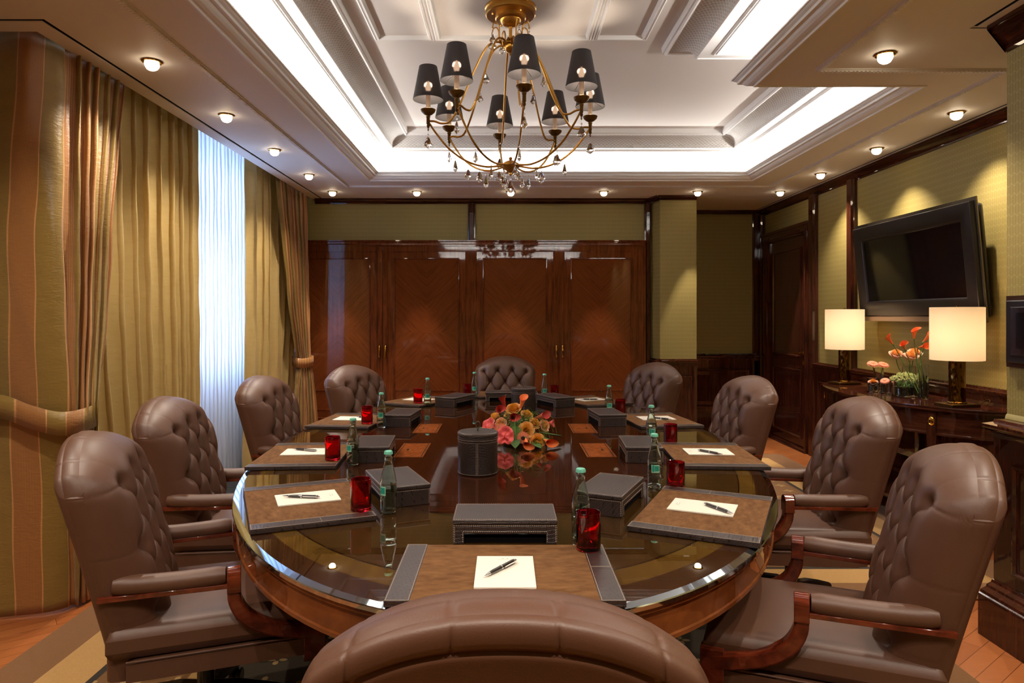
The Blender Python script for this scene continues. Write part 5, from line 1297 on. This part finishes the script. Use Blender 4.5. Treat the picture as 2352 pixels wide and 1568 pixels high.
x, y, r, h = V['rose']; single('rose', rose, (x, y, CZ + .052), (-.2, -.35, 1), ['peach', 'rose', 'darkcore', 'gold', 'stemgreen'], 'single orange rose sunk in the small tumbler vase', 'flower', None, R=.036)
x, y, r, h = V['gerb']
for dx, dy, z, l in ((-.055, -.02, 1.055, 'coral gerbera in the slim vase, the left of the pair'), (.01, -.05, 1.050, 'coral gerbera in the slim vase, the right of the pair')):
    single('gerbera', gerbera, (x + dx, y + dy, z), (dx * 2, -.5, 1), ['coral', 'rose_in', 'calla'], l, 'flower', 'coral gerberas', stem=(x - dx * .3, y, CZ + .012), R=.046)
x, y, r, h = V['small']; single('gerbera', gerbera, (x - .02, y - .02, CZ + .100), (-.5, -.5, 1), ['coral', 'rose_in', 'calla'], 'coral gerbera low beside the green-filled glass bowl', 'flower', 'coral gerberas', stem=(x, y, CZ + .012), R=.036)
x, y, r, h = V['tallrose']
for dx, dy, z, l in ((-.09, .01, 1.115, 'peach rose in the tall vase, leftmost of three'), (-.02, -.05, 1.105, 'peach rose in the tall vase, lowest and middle of three'), (.03, -.01, 1.125, 'peach rose in the tall vase, rightmost of three, behind the callas')):
    single('rose', rose, (x + dx, y + dy, z), (dx, -.35, .8), ['peach', 'rose', 'darkcore', 'gold', 'stemgreen'], l, 'flower', 'peach roses in the tall vase', stem=(x - dx * .25, y, CZ + .012), R=.050)
x, y, r, h = V['calla']
for (px, pz, dy, d, l) in ((2.69, 1.225, .0, (-.8, -.2, .9), 'orange calla lily leaning farthest left from the tall vase'), (2.755, 1.19, -.03, (-.6, -.6, .6), 'orange calla lily drooping low in front of the peach roses'),
                           (2.825, 1.262, -.02, (-.3, -.5, 1), 'topmost orange calla lily in the tall vase'), (2.84, 1.205, -.05, (.1, -1, .2), 'small red calla lily below the topmost one'), (2.90, 1.24, .0, (.4, -.5, .8), 'orange calla lily behind the right-hand bloom, near the lamp shade'), (2.895, 1.20, -.03, (.6, -.6, .4), 'rightmost red calla lily, touching the near lamp shade')):
    single('calla_lily', calla, (px, y + dy, pz), d, ['calla', 'calla', 'darkcore', 'gold', 'stemgreen'], l, 'flower', 'orange calla lilies on the console', stem=(x + (px - x) * .1, y, CZ + .012), S=.055)
x, y, r, h = V['bowl']; mb = MB(); rnd = random.Random(8)
for k in range(260):
    a = rnd.uniform(0, 2 * PI); u = math.sqrt(rnd.random()); p = Vector((x + .098 * u * math.cos(a), y + .098 * u * math.sin(a), CZ + .108 + .045 * (1 - u * u) + rnd.uniform(-.012, .012)))
    for q in range(4): petal(mb, T(*p) @ rotz(q * PI / 2 + rnd.random()) @ Matrix.Rotation(.5 + rnd.random() * .5, 4, 'X'), .013, .006, .3, .2, 1.4, 0, 3, 4)
for k in range(60):
    a = rnd.uniform(0, 2 * PI); b = rnd.uniform(0, 2 * PI); mb.tube([(x + .062 * math.cos(a), y + .062 * math.sin(a), CZ + .115), (x + .05 * math.cos(b), y + .05 * math.sin(b), CZ + .016)], .0014, 4, 1)
tag(mb.build('pale_green_blossoms', ['palegreen', 'stemgreen'], sharp=180), 'cloud of pale green blossoms heaped over the wide glass bowl', 'flowers', kind='stuff')
